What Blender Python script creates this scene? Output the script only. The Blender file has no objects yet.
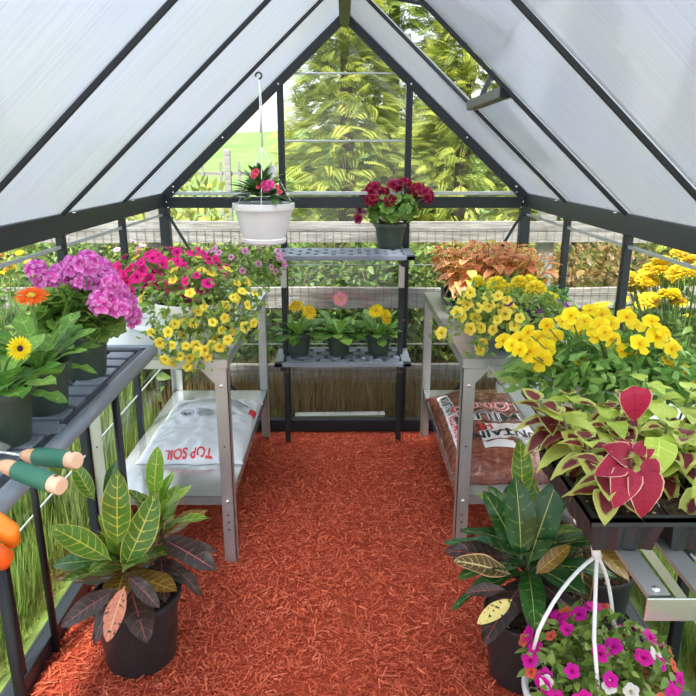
import bpy, math
import numpy as np
from mathutils import Vector, Matrix, Quaternion, noise as mnoise

RNG = np.random.default_rng(7)
PI = math.pi
SC = bpy.context.scene
COL = SC.collection

# ------------------------------------------------------------------ camera
H0, TH, FPX = 1.473, math.radians(16.1), 663.0
cam = bpy.data.cameras.new('camera')
cam.sensor_width = 36.0
cam.lens = FPX / 696 * 36
cam.clip_start = 0.02
co = bpy.data.objects.new('camera', cam)
COL.objects.link(co)
co.location = (0, 0, H0)
co.rotation_euler = (math.radians(90) - TH, 0, -3.0 / FPX)
SC.camera = co

# ------------------------------------------------------------------ mesh helpers
def nrm(a):
    a = np.asarray(a, float)
    return a / np.maximum(np.linalg.norm(a, axis=-1, keepdims=True), 1e-9)

class MB:
    """collects vertices, faces, a (u, v, random) attribute and material slots"""
    def __init__(s):
        s.V, s.Q, s.T, s.A, s.n = [], [], [], [], 0
        s.QM, s.TM = [], []
    def raw(s, V, Q=None, T=None, A=None, m=0):
        V = np.asarray(V, float).reshape(-1, 3)
        if A is None: A = np.zeros_like(V)
        s.V.append(V); s.A.append(np.asarray(A, float).reshape(-1, 3))
        if Q is not None and len(Q):
            Q = np.asarray(Q, int).reshape(-1, 4) + s.n
            s.Q.append(Q); s.QM.append(np.full(len(Q), m))
        if T is not None and len(T):
            T = np.asarray(T, int).reshape(-1, 3) + s.n
            s.T.append(T); s.TM.append(np.full(len(T), m))
        s.n += len(V)
        return s
    def box(s, c, d, R=None, m=0):
        x, y, z = np.asarray(d) / 2
        V = np.array([[a * x, b * y, e * z] for e in (-1, 1) for b in (-1, 1) for a in (-1, 1)], float)
        if R is not None: V = V @ np.asarray(R).T
        return s.raw(V + np.asarray(c, float), [[0, 2, 3, 1], [4, 5, 7, 6], [0, 1, 5, 4], [2, 6, 7, 3], [0, 4, 6, 2], [1, 3, 7, 5]], m=m)
    def bar(s, a, b, w, h, up=(0, 0, 1), m=0):
        """box beam from a to b, w across, h along up"""
        a, b = np.asarray(a, float), np.asarray(b, float)
        d = nrm(b - a); x = nrm(np.cross(d, up)); z = np.cross(x, d)
        return s.box((a + b) / 2, (w, np.linalg.norm(b - a), h), np.stack([x, d, z], 1), m)
    def tube(s, pts, r, n=8, caps=True, m=0):
        P = np.asarray(pts, float); k = len(P)
        r = np.broadcast_to(np.asarray(r, float), (k,))
        tan = nrm(np.gradient(P, axis=0))
        ref = np.array([0, 0, 1.0]) if abs(tan[0][2]) < .9 else np.array([1.0, 0, 0])
        V, A = [], []
        x = nrm(np.cross(ref, tan[0]))
        for i in range(k):
            x = nrm(x - np.dot(x, tan[i]) * tan[i]); y = np.cross(tan[i], x)
            for j in range(n):
                a = 2 * PI * j / n
                V.append(P[i] + r[i] * (math.cos(a) * x + math.sin(a) * y)); A.append((0, i / max(k - 1, 1), .5))
        Q = [[i * n + j, i * n + (j + 1) % n, (i + 1) * n + (j + 1) % n, (i + 1) * n + j] for i in range(k - 1) for j in range(n)]
        T = []
        if caps:
            V += [P[0], P[-1]]; A += [(0, 0, .5), (0, 1, .5)]
            for j in range(n):
                T.append([k * n, (j + 1) % n, j]); T.append([k * n + 1, (k - 1) * n + j, (k - 1) * n + (j + 1) % n])
        return s.raw(V, Q, T, A, m)
    def lathe(s, prof, n=32, c=(0, 0, 0), m=0, sx=1, sy=1):
        V, Q = [], []
        for (r, z) in prof:
            for j in range(n):
                a = 2 * PI * j / n
                V.append((c[0] + r * math.cos(a) * sx, c[1] + r * math.sin(a) * sy, c[2] + z))
        k = len(prof)
        for i in range(k - 1):
            for j in range(n):
                Q.append([i * n + j, i * n + (j + 1) % n, (i + 1) * n + (j + 1) % n, (i + 1) * n + j])
        return s.raw(V, Q, m=m)
    def sweep(s, poly, a, b, up, m=0):
        """a flat profile poly [(x, z)] pushed straight from a to b"""
        a, b = np.asarray(a, float), np.asarray(b, float)
        d = nrm(b - a); x = nrm(np.cross(d, up)); z = np.cross(x, d)
        k = len(poly)
        V = [e + p[0] * x + p[1] * z for e in (a, b) for p in poly]
        return s.raw(V, [[i, (i + 1) % k, k + (i + 1) % k, k + i] for i in range(k)], m=m)
    def put(s, T, pos, d, n, sc=1.0, rnd=None, m=0):
        """copies of template T: its +Y along d, its +Z near n"""
        pos = np.asarray(pos, float).reshape(-1, 3); k = len(pos)
        d = nrm(np.broadcast_to(np.asarray(d, float), (k, 3)))
        n = np.broadcast_to(np.asarray(n, float), (k, 3))
        n = n - (n * d).sum(1, keepdims=True) * d
        bad = np.linalg.norm(n, axis=1) < 1e-4
        if bad.any():
            n = n.copy(); n[bad] = np.cross(d[bad], [1, .3, .2])
        n = nrm(n); x = np.cross(d, n)
        M = np.stack([x, d, n], 2)
        sc = np.broadcast_to(np.asarray(sc, float), (k,))
        V = np.einsum('kij,nj->kni', M, T[0]) * sc[:, None, None] + pos[:, None]
        A = np.repeat(T[2][None], k, 0).copy()
        if rnd is None: rnd = RNG.random(k)
        A[:, :, 2] = np.broadcast_to(np.asarray(rnd, float), (k,))[:, None]
        nv = len(T[0])
        Q = (T[1][None] + (np.arange(k) * nv)[:, None, None]).reshape(-1, 4) if len(T[1]) else None
        return s.raw(V.reshape(-1, 3), Q, None, A.reshape(-1, 3), m)
    def tpl(s):
        Q = np.concatenate(s.Q) if s.Q else np.zeros((0, 4), int)
        return (np.concatenate(s.V), Q, np.concatenate(s.A))
    def mesh(s, name, mats, smooth=True):
        me = bpy.data.meshes.new(name)
        V = np.concatenate(s.V); A = np.concatenate(s.A)
        Q = np.concatenate(s.Q) if s.Q else np.zeros((0, 4), int)
        T = np.concatenate(s.T) if s.T else np.zeros((0, 3), int)
        me.vertices.add(len(V)); me.vertices.foreach_set('co', V.astype(np.float32).ravel())
        nl = Q.size + T.size
        me.loops.add(nl)
        me.loops.foreach_set('vertex_index', np.concatenate([Q.ravel(), T.ravel()]).astype(np.int32))
        npol = len(Q) + len(T)
        me.polygons.add(npol)
        st = np.concatenate([np.arange(len(Q)) * 4, Q.size + np.arange(len(T)) * 3]).astype(np.int32)
        me.polygons.foreach_set('loop_start', st)
        mi = np.concatenate((s.QM or [np.zeros(0)]) + (s.TM or [np.zeros(0)])).astype(np.int32)
        me.polygons.foreach_set('material_index', mi)
        me.polygons.foreach_set('use_smooth', np.full(npol, smooth))
        at = me.attributes.new('luv', 'FLOAT_VECTOR', 'POINT')
        at.data.foreach_set('vector', A.astype(np.float32).ravel())
        for mm in (mats if isinstance(mats, (list, tuple)) else [mats]): me.materials.append(mm)
        me.update(calc_edges=True); me.validate()
        return me
    def build(s, name, mats, parent=None, smooth=False, bevel=0):
        return link(name, s.mesh(name, mats, smooth), parent, bevel)

def link(name, me, parent=None, bevel=0):
    o = bpy.data.objects.new(name, me); COL.objects.link(o)
    if parent is not None: o.parent = parent
    if bevel:
        b = o.modifiers.new('bevel', 'BEVEL'); b.width = bevel; b.segments = 2; b.limit_method = 'ANGLE'
    return o
def tag(o, label=None, cat=None, group=None, kind=None):
    if label: o['label'] = label
    if cat: o['category'] = cat
    if group: o['group'] = group
    if kind: o['kind'] = kind
    return o
def thing(name, label, cat, loc=(0, 0, 0), rz=0, group=None):
    o = bpy.data.objects.new(name, None); COL.objects.link(o)
    o.empty_display_size = .05
    o.location = loc; o.rotation_euler = (0, 0, rz)
    return tag(o, label, cat, group)
def struct(name, mb, m, smooth=False, bevel=0):
    return tag(mb.build(name, m, None, smooth, bevel), kind='structure')
def kids(o): return [c for c in bpy.data.objects if c.parent == o]
def copy_tree(o, parent=None):
    c = o.copy(); COL.objects.link(c)
    if parent is not None: c.parent = parent
    for ch in kids(o): copy_tree(ch, c)
    return c

# ------------------------------------------------------------------ materials
class N:
    def __init__(s, name):
        s.m = bpy.data.materials.new(name); s.m.use_nodes = True
        s.t = s.m.node_tree; s.t.nodes.clear()
        s.out = s.t.nodes.new('ShaderNodeOutputMaterial')
    def new(s, ty, **k):
        n = s.t.nodes.new(ty)
        for a, b in k.items(): setattr(n, a, b)
        return n
    def set(s, n, i, v):
        if hasattr(v, 'is_linked') or hasattr(v, 'links'): s.t.links.new(v, n.inputs[i])
        elif isinstance(v, tuple) and len(v) == 3 and n.inputs[i].type == 'RGBA': n.inputs[i].default_value = (*v, 1)
        else: n.inputs[i].default_value = v
    def math(s, op, a, b=0.0, c=0.0, clamp=False):
        n = s.new('ShaderNodeMath', operation=op, use_clamp=clamp)
        s.set(n, 0, a); s.set(n, 1, b); s.set(n, 2, c)
        return n.outputs[0]
    def mix(s, f, a, b):
        n = s.new('ShaderNodeMixRGB'); s.set(n, 0, f); s.set(n, 1, a); s.set(n, 2, b)
        return n.outputs[0]
    def ramp(s, f, stops):
        n = s.new('ShaderNodeValToRGB'); e = n.color_ramp.elements
        while len(e) < len(stops): e.new(.5)
        for q, (p, c) in zip(e, stops): q.position = p; q.color = (*c, 1)
        s.set(n, 0, f)
        return n.outputs[0]
    def noise(s, scale, vec=None, detail=3, rough=.55, out=0):
        n = s.new('ShaderNodeTexNoise'); n.inputs['Scale'].default_value = scale
        n.inputs['Detail'].default_value = detail; n.inputs['Roughness'].default_value = rough
        if vec is None: vec = s.obj()
        s.t.links.new(vec, n.inputs['Vector'])
        return n.outputs[out]
    def obj(s): return s.new('ShaderNodeTexCoord').outputs['Object']
    def gen(s): return s.new('ShaderNodeNewGeometry').outputs['Position']
    def mapping(s, v, scale):
        n = s.new('ShaderNodeMapping'); s.t.links.new(v, n.inputs[0]); n.inputs['Scale'].default_value = scale
        return n.outputs[0]
    def luv(s):
        a = s.new('ShaderNodeAttribute', attribute_name='luv')
        x = s.new('ShaderNodeSeparateXYZ'); s.t.links.new(a.outputs['Vector'], x.inputs[0])
        return x.outputs
    def bump(s, h, strength=.3, dist=.002):
        n = s.new('ShaderNodeBump'); n.inputs['Strength'].default_value = strength; n.inputs['Distance'].default_value = dist
        s.t.links.new(h, n.inputs['Height'])
        return n.outputs[0]
    def pbr(s, color, rough=.5, metal=0., spec=.5, normal=None):
        n = s.new('ShaderNodeBsdfPrincipled')
        s.set(n, 'Base Color', color); s.set(n, 'Roughness', rough); s.set(n, 'Metallic', metal)
        s.set(n, 'Specular IOR Level', spec)
        if normal is not None: s.t.links.new(normal, n.inputs['Normal'])
        return n.outputs[0]
    def blend(s, f, a, b):
        n = s.new('ShaderNodeMixShader'); s.set(n, 0, f); s.t.links.new(a, n.inputs[1]); s.t.links.new(b, n.inputs[2])
        return n.outputs[0]
    def end(s, sh):
        s.t.links.new(sh, s.out.inputs[0]); return s.m

def plain(name, c, rough=.5, metal=0., var=.12, scale=30, spec=.5, bump=0):
    n = N(name); nz = n.noise(scale, detail=4)
    c2 = tuple(max(0, x * (1 - var * 2)) for x in c); c1 = tuple(min(1, x * (1 + var)) for x in c)
    col = n.mix(nz, c2, c1)
    return n.end(n.pbr(col, rough, metal, spec, n.bump(nz, .25, bump) if bump else None))

def leafm(name, c0, c1, vein=None, nside=7, edge=None, ew=.12, centre=None, cr=.6, transl=.3, rough=.42, vw=.09, speck=None, sv=.85):
    n = N(name); u, v, r = n.luv()[:3]
    au = n.math('ABSOLUTE', u)
    nz = n.noise(55, detail=2)
    f = n.math('ADD', n.math('MULTIPLY', r, .75), n.math('MULTIPLY', n.math('SUBTRACT', nz, .4), .6), clamp=True)
    col = n.mix(f, c0, c1)
    if centre is not None:
        dv = n.math('MULTIPLY', n.math('SUBTRACT', v, .42), 1.9)
        d = n.math('SQRT', n.math('ADD', n.math('MULTIPLY', u, u), n.math('MULTIPLY', dv, dv)))
        d = n.math('ADD', d, n.math('MULTIPLY', n.math('SUBTRACT', nz, .5), .5))
        d = n.math('ADD', d, n.math('MULTIPLY', n.math('SUBTRACT', r, .5), .5))
        msk = n.math('MULTIPLY_ADD', n.math('SUBTRACT', cr, d), 6.0, .5, clamp=True)
        col = n.mix(msk, col, centre)
    if edge is not None:
        col = n.mix(n.math('MULTIPLY_ADD', n.math('SUBTRACT', au, 1 - ew), 14.0, .5, clamp=True), col, edge)
    if vein is not None:
        mid = n.math('MULTIPLY', n.math('SUBTRACT', vw, au), 25.0, clamp=True)
        ph = n.math('ADD', n.math('SUBTRACT', v, n.math('MULTIPLY', n.math('POWER', au, 1.4), .13)), n.math('MULTIPLY', n.math('SUBTRACT', nz, .5), .05))
        sn = n.math('SINE', n.math('MULTIPLY', ph, nside * 2 * PI))
        side = n.math('MULTIPLY', n.math('SUBTRACT', n.math('ADD', sn, n.math('MULTIPLY', n.math('SUBTRACT', nz, .5), .35)), .86), 7.0, clamp=True)
        side = n.math('MULTIPLY', side, n.math('SUBTRACT', 1.0, n.math('MULTIPLY', au, .6)))
        side = n.math('MULTIPLY', side, n.math('GREATER_THAN', n.math('ADD', r, nz), .62))
        col = n.mix(n.math('MAXIMUM', mid, n.math('MULTIPLY', side, sv)), col, vein)
    if speck is not None:
        s2 = n.noise(90, detail=1)
        col = n.mix(n.math('MULTIPLY', n.math('SUBTRACT', s2, .6), 12.0, clamp=True), col, speck)
    p = n.pbr(col, rough, 0, .4)
    t = n.new('ShaderNodeBsdfTranslucent'); n.t.links.new(col, t.inputs[0])
    return n.end(n.blend(transl, p, t.outputs[0]))

def petalm(name, stops, var=.25, transl=.3, vein=None, dark=None):
    n = N(name); u, v, r = n.luv()[:3]
    col = n.ramp(v, stops)
    oi = n.new('ShaderNodeObjectInfo').outputs['Random']
    k = n.math('ADD', n.math('MULTIPLY', r, .5), n.math('MULTIPLY', oi, .5))
    hsv = n.new('ShaderNodeHueSaturation'); n.t.links.new(col, hsv.inputs['Color'])
    n.t.links.new(n.math('MULTIPLY_ADD', k, var, 1 - var * .5), hsv.inputs['Value'])
    n.t.links.new(n.math('MULTIPLY_ADD', k, .03, .485), hsv.inputs['Hue'])
    col = hsv.outputs[0]
    if dark is not None:
        msk = n.math('MULTIPLY', n.math('GREATER_THAN', n.noise(70, detail=1), .52), n.math('LESS_THAN', v, .75))
        col = n.mix(n.math('MULTIPLY', msk, .8), col, dark)
    p = n.pbr(col, .6, 0, .2)
    t = n.new('ShaderNodeBsdfTranslucent'); n.t.links.new(col, t.inputs[0])
    return n.end(n.blend(transl, p, t.outputs[0]))

def m_glass():
    n = N('clear_panel')
    tr = n.new('ShaderNodeBsdfTransparent'); tr.inputs[0].default_value = (.955, .97, .965, 1)
    gl = n.new('ShaderNodeBsdfGlossy'); gl.inputs['Roughness'].default_value = .06
    fr = n.new('ShaderNodeLayerWeight'); fr.inputs[0].default_value = .5
    nz = n.noise(2.2); n.t.links.new(n.bump(nz, .15, .02), gl.inputs['Normal'])
    a = n.blend(n.math('MULTIPLY_ADD', n.math('POWER', fr.outputs['Facing'], 5.0), .3, .025, clamp=True), tr.outputs[0], gl.outputs[0])
    df = n.new('ShaderNodeBsdfDiffuse'); df.inputs[0].default_value = (.85, .9, .9, 1)
    return n.end(n.blend(n.math('MULTIPLY', n.math('SUBTRACT', n.noise(3.5, detail=5),   .45), .06, clamp=True), a, df.outputs[0]))
def m_roof():
    n = N('twin_wall_polycarbonate')
    p = n.gen()
    st = n.noise(1, n.mapping(p, (3, 160, 3)), detail=3, rough=.7)
    cl = n.noise(1.6, p, detail=2)
    col = n.mix(n.math('MULTIPLY_ADD', n.math('SUBTRACT', st, .5), 1.5, .5, clamp=True), (.345, .37, .405), (.475, .495, .525))
    tint = n.ramp(cl, [(.3, (.96, .98, 1.)), (.5, (1, .995, 1)), (.62, (1, 1, .95))])
    mm = n.new('ShaderNodeMixRGB', blend_type='MULTIPLY'); mm.inputs[0].default_value = 1
    n.t.links.new(col, mm.inputs[1]); n.t.links.new(tint, mm.inputs[2])
    mm2 = n.new('ShaderNodeMixRGB', blend_type='MULTIPLY'); mm2.inputs[0].default_value = 1; n.t.links.new(mm.outputs[0], mm2.inputs[1]); mm2.inputs[2].default_value = (1.5, 1.5, 1.5, 1)
    tl = n.new('ShaderNodeBsdfTranslucent'); n.t.links.new(mm.outputs[0], tl.inputs[0])
    df = n.new('ShaderNodeBsdfDiffuse'); n.t.links.new(mm.outputs[0], df.inputs[0])
    gl = n.new('ShaderNodeBsdfGlossy'); gl.inputs['Roughness'].default_value = .22
    tr = n.new('ShaderNodeBsdfTransparent'); tr.inputs[0].default_value = (.62, .63, .64, 1)
    a = n.blend(.12, tl.outputs[0], df.outputs[0])
    fr = n.new('ShaderNodeLayerWeight')
    a = n.blend(n.math('MULTIPLY', n.math('POWER', fr.outputs['Facing'], 4.0), .3), a, gl.outputs[0])
    rf = n.new('ShaderNodeBsdfRefraction'); rf.inputs['Roughness'].default_value = .32; rf.inputs['IOR'].default_value = 1.25
    n.t.links.new(mm2.outputs[0], rf.inputs[0])
    return n.end(n.blend(.30, n.blend(.52, a, rf.outputs[0]), tr.outputs[0]))
def m_mulch(name, seed=0):
    n = N(name)
    u, v, r = n.luv()[:3]
    nz = n.noise(130, detail=5, rough=.7)
    f = n.math('ADD', n.math('MULTIPLY', r, .55), n.math('MULTIPLY', n.math('SUBTRACT', nz, .25), .8), clamp=True)
    col = n.ramp(f, [(0, (.11, .012, .007)), (.22, (.36, .048, .022)), (.55, (.56, .105, .05)), (.85, (.72, .2, .11)), (1, (.82, .4, .26))])
    return n.end(n.pbr(col, .85, 0, .2, n.bump(nz, .6, .004)))
def m_galv(name='galvanised_steel', ro=.3):
    n = N(name)
    p = n.obj()
    nz = n.noise(7, detail=2)
    col = n.mix(nz, (.45, .475, .47), (.62, .645, .64))
    return n.end(n.pbr(col, n.math('MULTIPLY_ADD', nz, .12, ro), .7, .5))
def m_wood():
    n = N('weathered_wood')
    p = n.mapping(n.gen(), (1.6, 14, 14))
    a = n.noise(3, p, detail=6, rough=.7)
    b = n.noise(1.3, n.gen(), detail=3)
    col = n.ramp(n.math('ADD', n.math('MULTIPLY', a, .75), n.math('MULTIPLY', b, .25)), [(.25, (.1, .088, .075)), (.45, (.25, .235, .215)), (.7, (.44, .425, .4))])
    return n.end(n.pbr(col, .9, 0, .1, n.bump(a, .6, .01)))
def m_lawn():
    n = N('lawn_soil'); a = n.noise(9, n.gen(), detail=6)
    return n.end(n.pbr(n.ramp(a, [(.3, (.07, .1, .025)), (.55, (.14, .2, .045)), (.75, (.24, .3, .08))]), .95, 0, .1))
def m_meadow():
    n = N('meadow'); a = n.noise(.8, n.gen(), detail=8)
    return n.end(n.pbr(n.ramp(a, [(.3, (.10, .17, .05)), (.6, (.15, .225, .07)), (.8, (.21, .27, .1))]), .95, 0, .1))
def m_soil():
    n = N('potting_soil'); a = n.noise(110, detail=4); b = n.noise(60, detail=1)
    col = n.ramp(a, [(.3, (.012, .008, .006)), (.55, (.06, .04, .025)), (.75, (.16, .1, .06))])
    col = n.mix(n.math('GREATER_THAN', b, .68), col, (.5, .42, .33))
    return n.end(n.pbr(col, .95, 0, .1, n.bump(a, .8, .006)))
def m_redbag():
    n = N('red_printed_film'); a = n.noise(26, n.mapping(n.obj(), (1, 2.5, 1)), detail=6, rough=.75)
    col = n.ramp(a, [(.3, (.07, .018, .012)), (.5, (.2, .055, .035)), (.68, (.36, .15, .1)), (.85, (.55, .36, .28))])
    return n.end(n.pbr(col, .25, 0, .6, n.bump(n.noise(14, detail=3), .35, .01)))

G = {}
G['frame'] = plain('dark_grey_aluminium', (.017, .023, .028), .42, .2, .1, 12)
G['glass'] = m_glass(); G['roof'] = m_roof()
G['strip'] = plain('joint_and_highlight_strip', (.5, .55, .54), .3, 0, .1, 8)  # pale panel joints, and the highlight painted as a bar below the gable panes
G['mulch'] = m_mulch('red_mulch'); G['galv'] = m_galv(); G['galvshine'] = m_galv('shiny_galvanised_steel', .09); G['wood'] = m_wood()
G['lawn'] = m_lawn(); G['meadow'] = m_meadow(); G['soil'] = m_soil()
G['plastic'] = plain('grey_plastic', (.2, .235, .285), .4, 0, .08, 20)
G['plastic_dark'] = plain('dark_grey_plastic', (.045, .055, .07), .5, 0, .1, 20)  # darker grey plastic of the staging base and the orange coleus tray
G['black'] = plain('black_plastic', (.024, .027, .031), .45, 0, .15, 20)
G['blackmetal'] = plain('black_metal', (.02, .022, .025), .4, .4, .1, 20)
G['greenpot'] = plain('dark_green_plastic', (.045, .068, .05), .42, 0, .15, 14)
G['white'] = plain('white_plastic', (.9, .9, .91), .35, 0, .05, 10)
G['cord'] = plain('white_cord', (.85, .85, .82), .6, 0, .05, 40)
G['steelbolt'] = plain('bright_bolt', (.75, .76, .76), .25, .9, .05, 40)
G['wire'] = plain('wire', (.12, .12, .115), .6, .5, .2, 20)
G['whitebag'] = plain('white_film', (.72, .75, .79), .3, 0, .06, 9, bump=.01)
G['redbag'] = m_redbag()
G['inkred'] = plain('red_ink', (.72, .03, .05), .4, 0, .05)
G['inkblack'] = plain('black_ink', (.02, .02, .022), .4, 0, .05)
G['inkgrey'] = plain('grey_ink', (.17, .18, .19), .45, 0, .15, 60)
G['inkwhite'] = plain('white_ink', (.8, .76, .76), .4, 0, .05)
G['handlewood'] = plain('pale_turned_wood', (.72, .42, .24), .55, 0, .12, 25)
G['handleend'] = plain('cut_wood_end', (.84, .56, .38), .6, 0, .1, 40)
G['grip'] = plain('green_rubber_grip', (.03, .16, .10), .5, 0, .1, 30)
G['orange'] = plain('orange_plastic', (.95, .26, .02), .35, 0, .06, 20)
G['orangered'] = plain('deep_orange_plastic', (.85, .13, .015), .4, 0, .06, 20)
G['bark'] = plain('brown_bark', (.14, .09, .055), .9, 0, .3, 25, bump=.01)
G['stem'] = plain('green_stem', (.16, .27, .06), .5, 0, .15, 30)
G['stempurple'] = plain('brown_stem', (.2, .1, .05), .6, 0, .2, 30)

# leaves
G['lf_petunia'] = leafm('petunia_leaf', (.1, .2, .025), (.34, .47, .1))
G['lf_pelargonium'] = leafm('pelargonium_leaf', (.1, .24, .035), (.32, .5, .1), vein=(.38, .55, .16), nside=3, vw=.04)
G['lf_gerbera'] = leafm('gerbera_leaf', (.07, .22, .03), (.28, .5, .09), vein=(.36, .56, .14), nside=4, vw=.05)
G['lf_pansy'] = leafm('pansy_leaf', (.12, .29, .05), (.38, .58, .15))
G['lf_marigold'] = leafm('marigold_leaf', (.05, .16, .03), (.14, .32, .07))
G['lf_impatiens'] = leafm('impatiens_leaf', (.03, .08, .02), (.11, .24, .05), vein=(.18, .26, .07), vw=.05, nside=5)
G['lf_coleus_orange'] = leafm('orange_coleus_leaf', (.8, .22, .13), (.9, .44, .2), edge=(.86, .7, .22), ew=.26, vein=(.62, .12, .08), nside=4, vw=.05)
G['lf_coleus_gold'] = leafm('gold_coleus_leaf', (.75, .6, .13), (.88, .72, .18), edge=(.5, .5, .08), ew=.2)
G['lf_coleus'] = leafm('lime_and_maroon_coleus_leaf', (.36, .42, .07), (.66, .68, .16), centre=(.19, .02, .03), cr=.66, edge=(.68, .72, .26), ew=.1)
G['lf_coleus_lime'] = leafm('lime_coleus_leaf', (.42, .58, .07), (.68, .78, .15), vein=(.74, .82, .26), nside=5, vw=.05)
G['lf_coleus_red'] = leafm('crimson_coleus_leaf', (.3, .008, .035), (.56, .022, .08), edge=(.82, .62, .42), ew=.06, vein=(.2, .004, .025), nside=5, vw=.035, sv=.6)
G['lf_croton'] = leafm('green_gold_croton_leaf', (.045, .14, .02), (.17, .32, .035), vein=(.72, .66, .1), nside=8, edge=(.6, .5, .1), ew=.06, transl=.18, rough=.3, vw=.06)
G['lf_croton_lime'] = leafm('bright_croton_leaf', (.2, .4, .04), (.3, .5, .06), vein=(.8, .76, .2), nside=8, edge=(.7, .66, .14), ew=.06, transl=.25, rough=.3, vw=.06)
G['lf_croton_deep'] = leafm('deep_green_croton_leaf', (.018, .075, .02), (.05, .15, .03), vein=(.55, .6, .13), nside=7, transl=.12, rough=.26, vw=.045, sv=.22)
G['lf_croton_dark'] = leafm('purple_black_croton_leaf', (.028, .022, .02), (.06, .04, .032), vein=(.4, .1, .09), sv=.5, nside=8, transl=.1, rough=.32, vw=.055)
G['lf_croton_bronze'] = leafm('bronze_croton_leaf', (.15, .07, .015), (.26, .16, .03), vein=(.62, .4, .08), nside=8, transl=.15, rough=.3, vw=.06)
G['lf_croton_pink'] = leafm('salmon_croton_leaf', (.68, .2, .12), (.78, .34, .2), vein=(.82, .5, .3), nside=8, transl=.15, rough=.35, speck=(.1, .05, .03))
G['lf_croton_net'] = leafm('netted_croton_leaf', (.07, .07, .025), (.16, .1, .04), vein=(.8, .62, .3), nside=9, edge=(.8, .5, .25), ew=.1, transl=.15, rough=.35, vw=.1)
G['lf_croton_yellow'] = leafm('yellow_croton_leaf', (.7, .58, .16), (.8, .68, .24), vein=(.75, .7, .3), nside=7, transl=.2, speck=(.05, .07, .02))
G['lf_cypress'] = leafm('golden_cypress_leaf', (.1, .16, .022), (.62, .64, .11), transl=.4, rough=.6)
G['lf_cypress_green'] = leafm('green_cypress_leaf', (.06, .12, .018), (.36, .46, .075), transl=.4, rough=.6)
G['lf_shrub'] = leafm('green_shrub_leaf', (.04, .085, .018), (.2, .32, .055), transl=.35)
G['lf_shrub_gold'] = leafm('gold_shrub_leaf', (.17, .2, .03), (.48, .5, .1), transl=.35)
G['lf_shrub_red'] = leafm('russet_shrub_leaf', (.13, .12, .03), (.4, .24, .08), transl=.35)
G['grass'] = leafm('grass_blade', (.1, .2, .025), (.4, .5, .13), transl=.4, rough=.6)
G['straw'] = leafm('straw_blade', (.12, .08, .035), (.36, .26, .11), transl=.3, rough=.7)
# petals
P = {}
P['hotpink'] = petalm('hot_pink_petal', [(0, (.3, .005, .06)), (.25, (.62, .008, .13)), (1, (.88, .03, .26))])
P['yellow'] = petalm('yellow_petal', [(0, (.55, .22, .0)), (.28, (.85, .5, .01)), (.45, (.92, .74, .06)), (1, (.95, .8, .12))])
P['palepink'] = petalm('pale_pink_petal', [(0, (.25, .02, .1)), (.35, (.5, .06, .25)), (.6, (.78, .3, .52)), (1, (.82, .45, .66))])
P['magenta'] = petalm('magenta_petal', [(0, (.25, .0, .1)), (.3, (.6, .004, .25)), (1, (.75, .015, .36))])
P['purple'] = petalm('purple_petal', [(0, (.05, .0, .06)), (.4, (.13, .006, .16)), (1, (.26, .03, .33))])
P['whitep'] = petalm('white_petal', [(0, (.6, .6, .3)), (1, (.88, .85, .87))])
P['coral'] = petalm('coral_petal', [(0, (.6, .1, .02)), (1, (.85, .2, .1))])
P['pansy'] = petalm('yellow_pansy_petal', [(0, (.25, .06, .0)), (.1, (.75, .32, .0)), (.25, (.9, .62, .0)), (1, (.95, .78, .035))], var=.32)
P['pelpink'] = petalm('orchid_pink_petal', [(0, (.85, .6, .8)), (.2, (.7, .04, .42)), (.55, (.84, .18, .64)), (1, (.9, .46, .82))], var=.4)
P['burgundy'] = petalm('burgundy_petal', [(0, (.16, .002, .02)), (.5, (.36, .008, .05)), (1, (.56, .06, .15))], dark=(.16, .004, .02))
P['gerbyellow'] = petalm('yellow_gerbera_petal', [(0, (.85, .45, .0)), (1, (.93, .76, .03))])
P['gerbpink'] = petalm('pink_gerbera_petal', [(0, (.85, .3, .35)), (1, (.92, .34, .46))])
P['gerborange'] = petalm('orange_gerbera_petal', [(0, (.8, .1, .0)), (1, (.92, .2, .02))])
P['marigold'] = petalm('yellow_marigold_petal', [(0, (.85, .68, .01)), (1, (.96, .88, .07))], var=.12)
P['imppink'] = petalm('pink_impatiens_petal', [(0, (.7, .02, .2)), (1, (.88, .12, .45))])
P['impred'] = petalm('coral_impatiens_petal', [(0, (.6, .02, .1)), (1, (.85, .12, .2))])
P['goldrod'] = petalm('goldenrod_petal', [(0, (.6, .4, .0)), (1, (.88, .7, .03))])
P['eyeyellow'] = plain('yellow_flower_disc', (.6, .45, .03), .8, 0, .3, 300)
P['eyedark'] = plain('dark_flower_disc', (.03, .015, .02), .8, 0, .3, 300)
P['eyepink'] = plain('green_flower_disc', (.5, .5, .16), .8, 0, .3, 300)

# ------------------------------------------------------------------ leaf and flower templates
def leaf(L=1., W=.5, nu=2, nv=5, f=None, droop=.15, fold=.15, wave=0., wn=3):
    f = f or (lambda v: math.sin(PI * min(max(v, 0), 1)) ** .75)
    V, A, Q = [], [], []
    for j in range(nv + 1):
        v = j / nv
        hw = W / 2 * max(f(v), .012)
        for i in range(nu + 1):
            u = -1 + 2 * i / nu
            V.append((u * hw, L * v, -droop * L * v * v + fold * abs(u) * hw + wave * L * math.sin(v * wn * 2 * PI + u) * abs(u)))
            A.append((u, v, 0))
    for j in range(nv):
        for i in range(nu):
            a = j * (nu + 1) + i
            Q.append([a, a + 1, a + nu + 2, a + nu + 1])
    return (np.array(V), np.array(Q), np.array(A))
f_ov = lambda v: math.sin(PI * v ** .7) ** .8
f_heart = lambda v: (math.sin(PI * v ** .55)) ** .75
f_croton = lambda v: 0 if v <= 0 else (.14 if v < .06 else max(0, math.sin(PI * ((v - .06) / .94) ** .95)) ** .62)
f_spat = lambda v: (.16 + .84 * max(0, (v - .15) / .85)) * (1 if v < .72 else math.sqrt(max(0, 1 - ((v - .72) / .28) ** 2))) * (1 + .13 * math.sin(v * 26))
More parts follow.
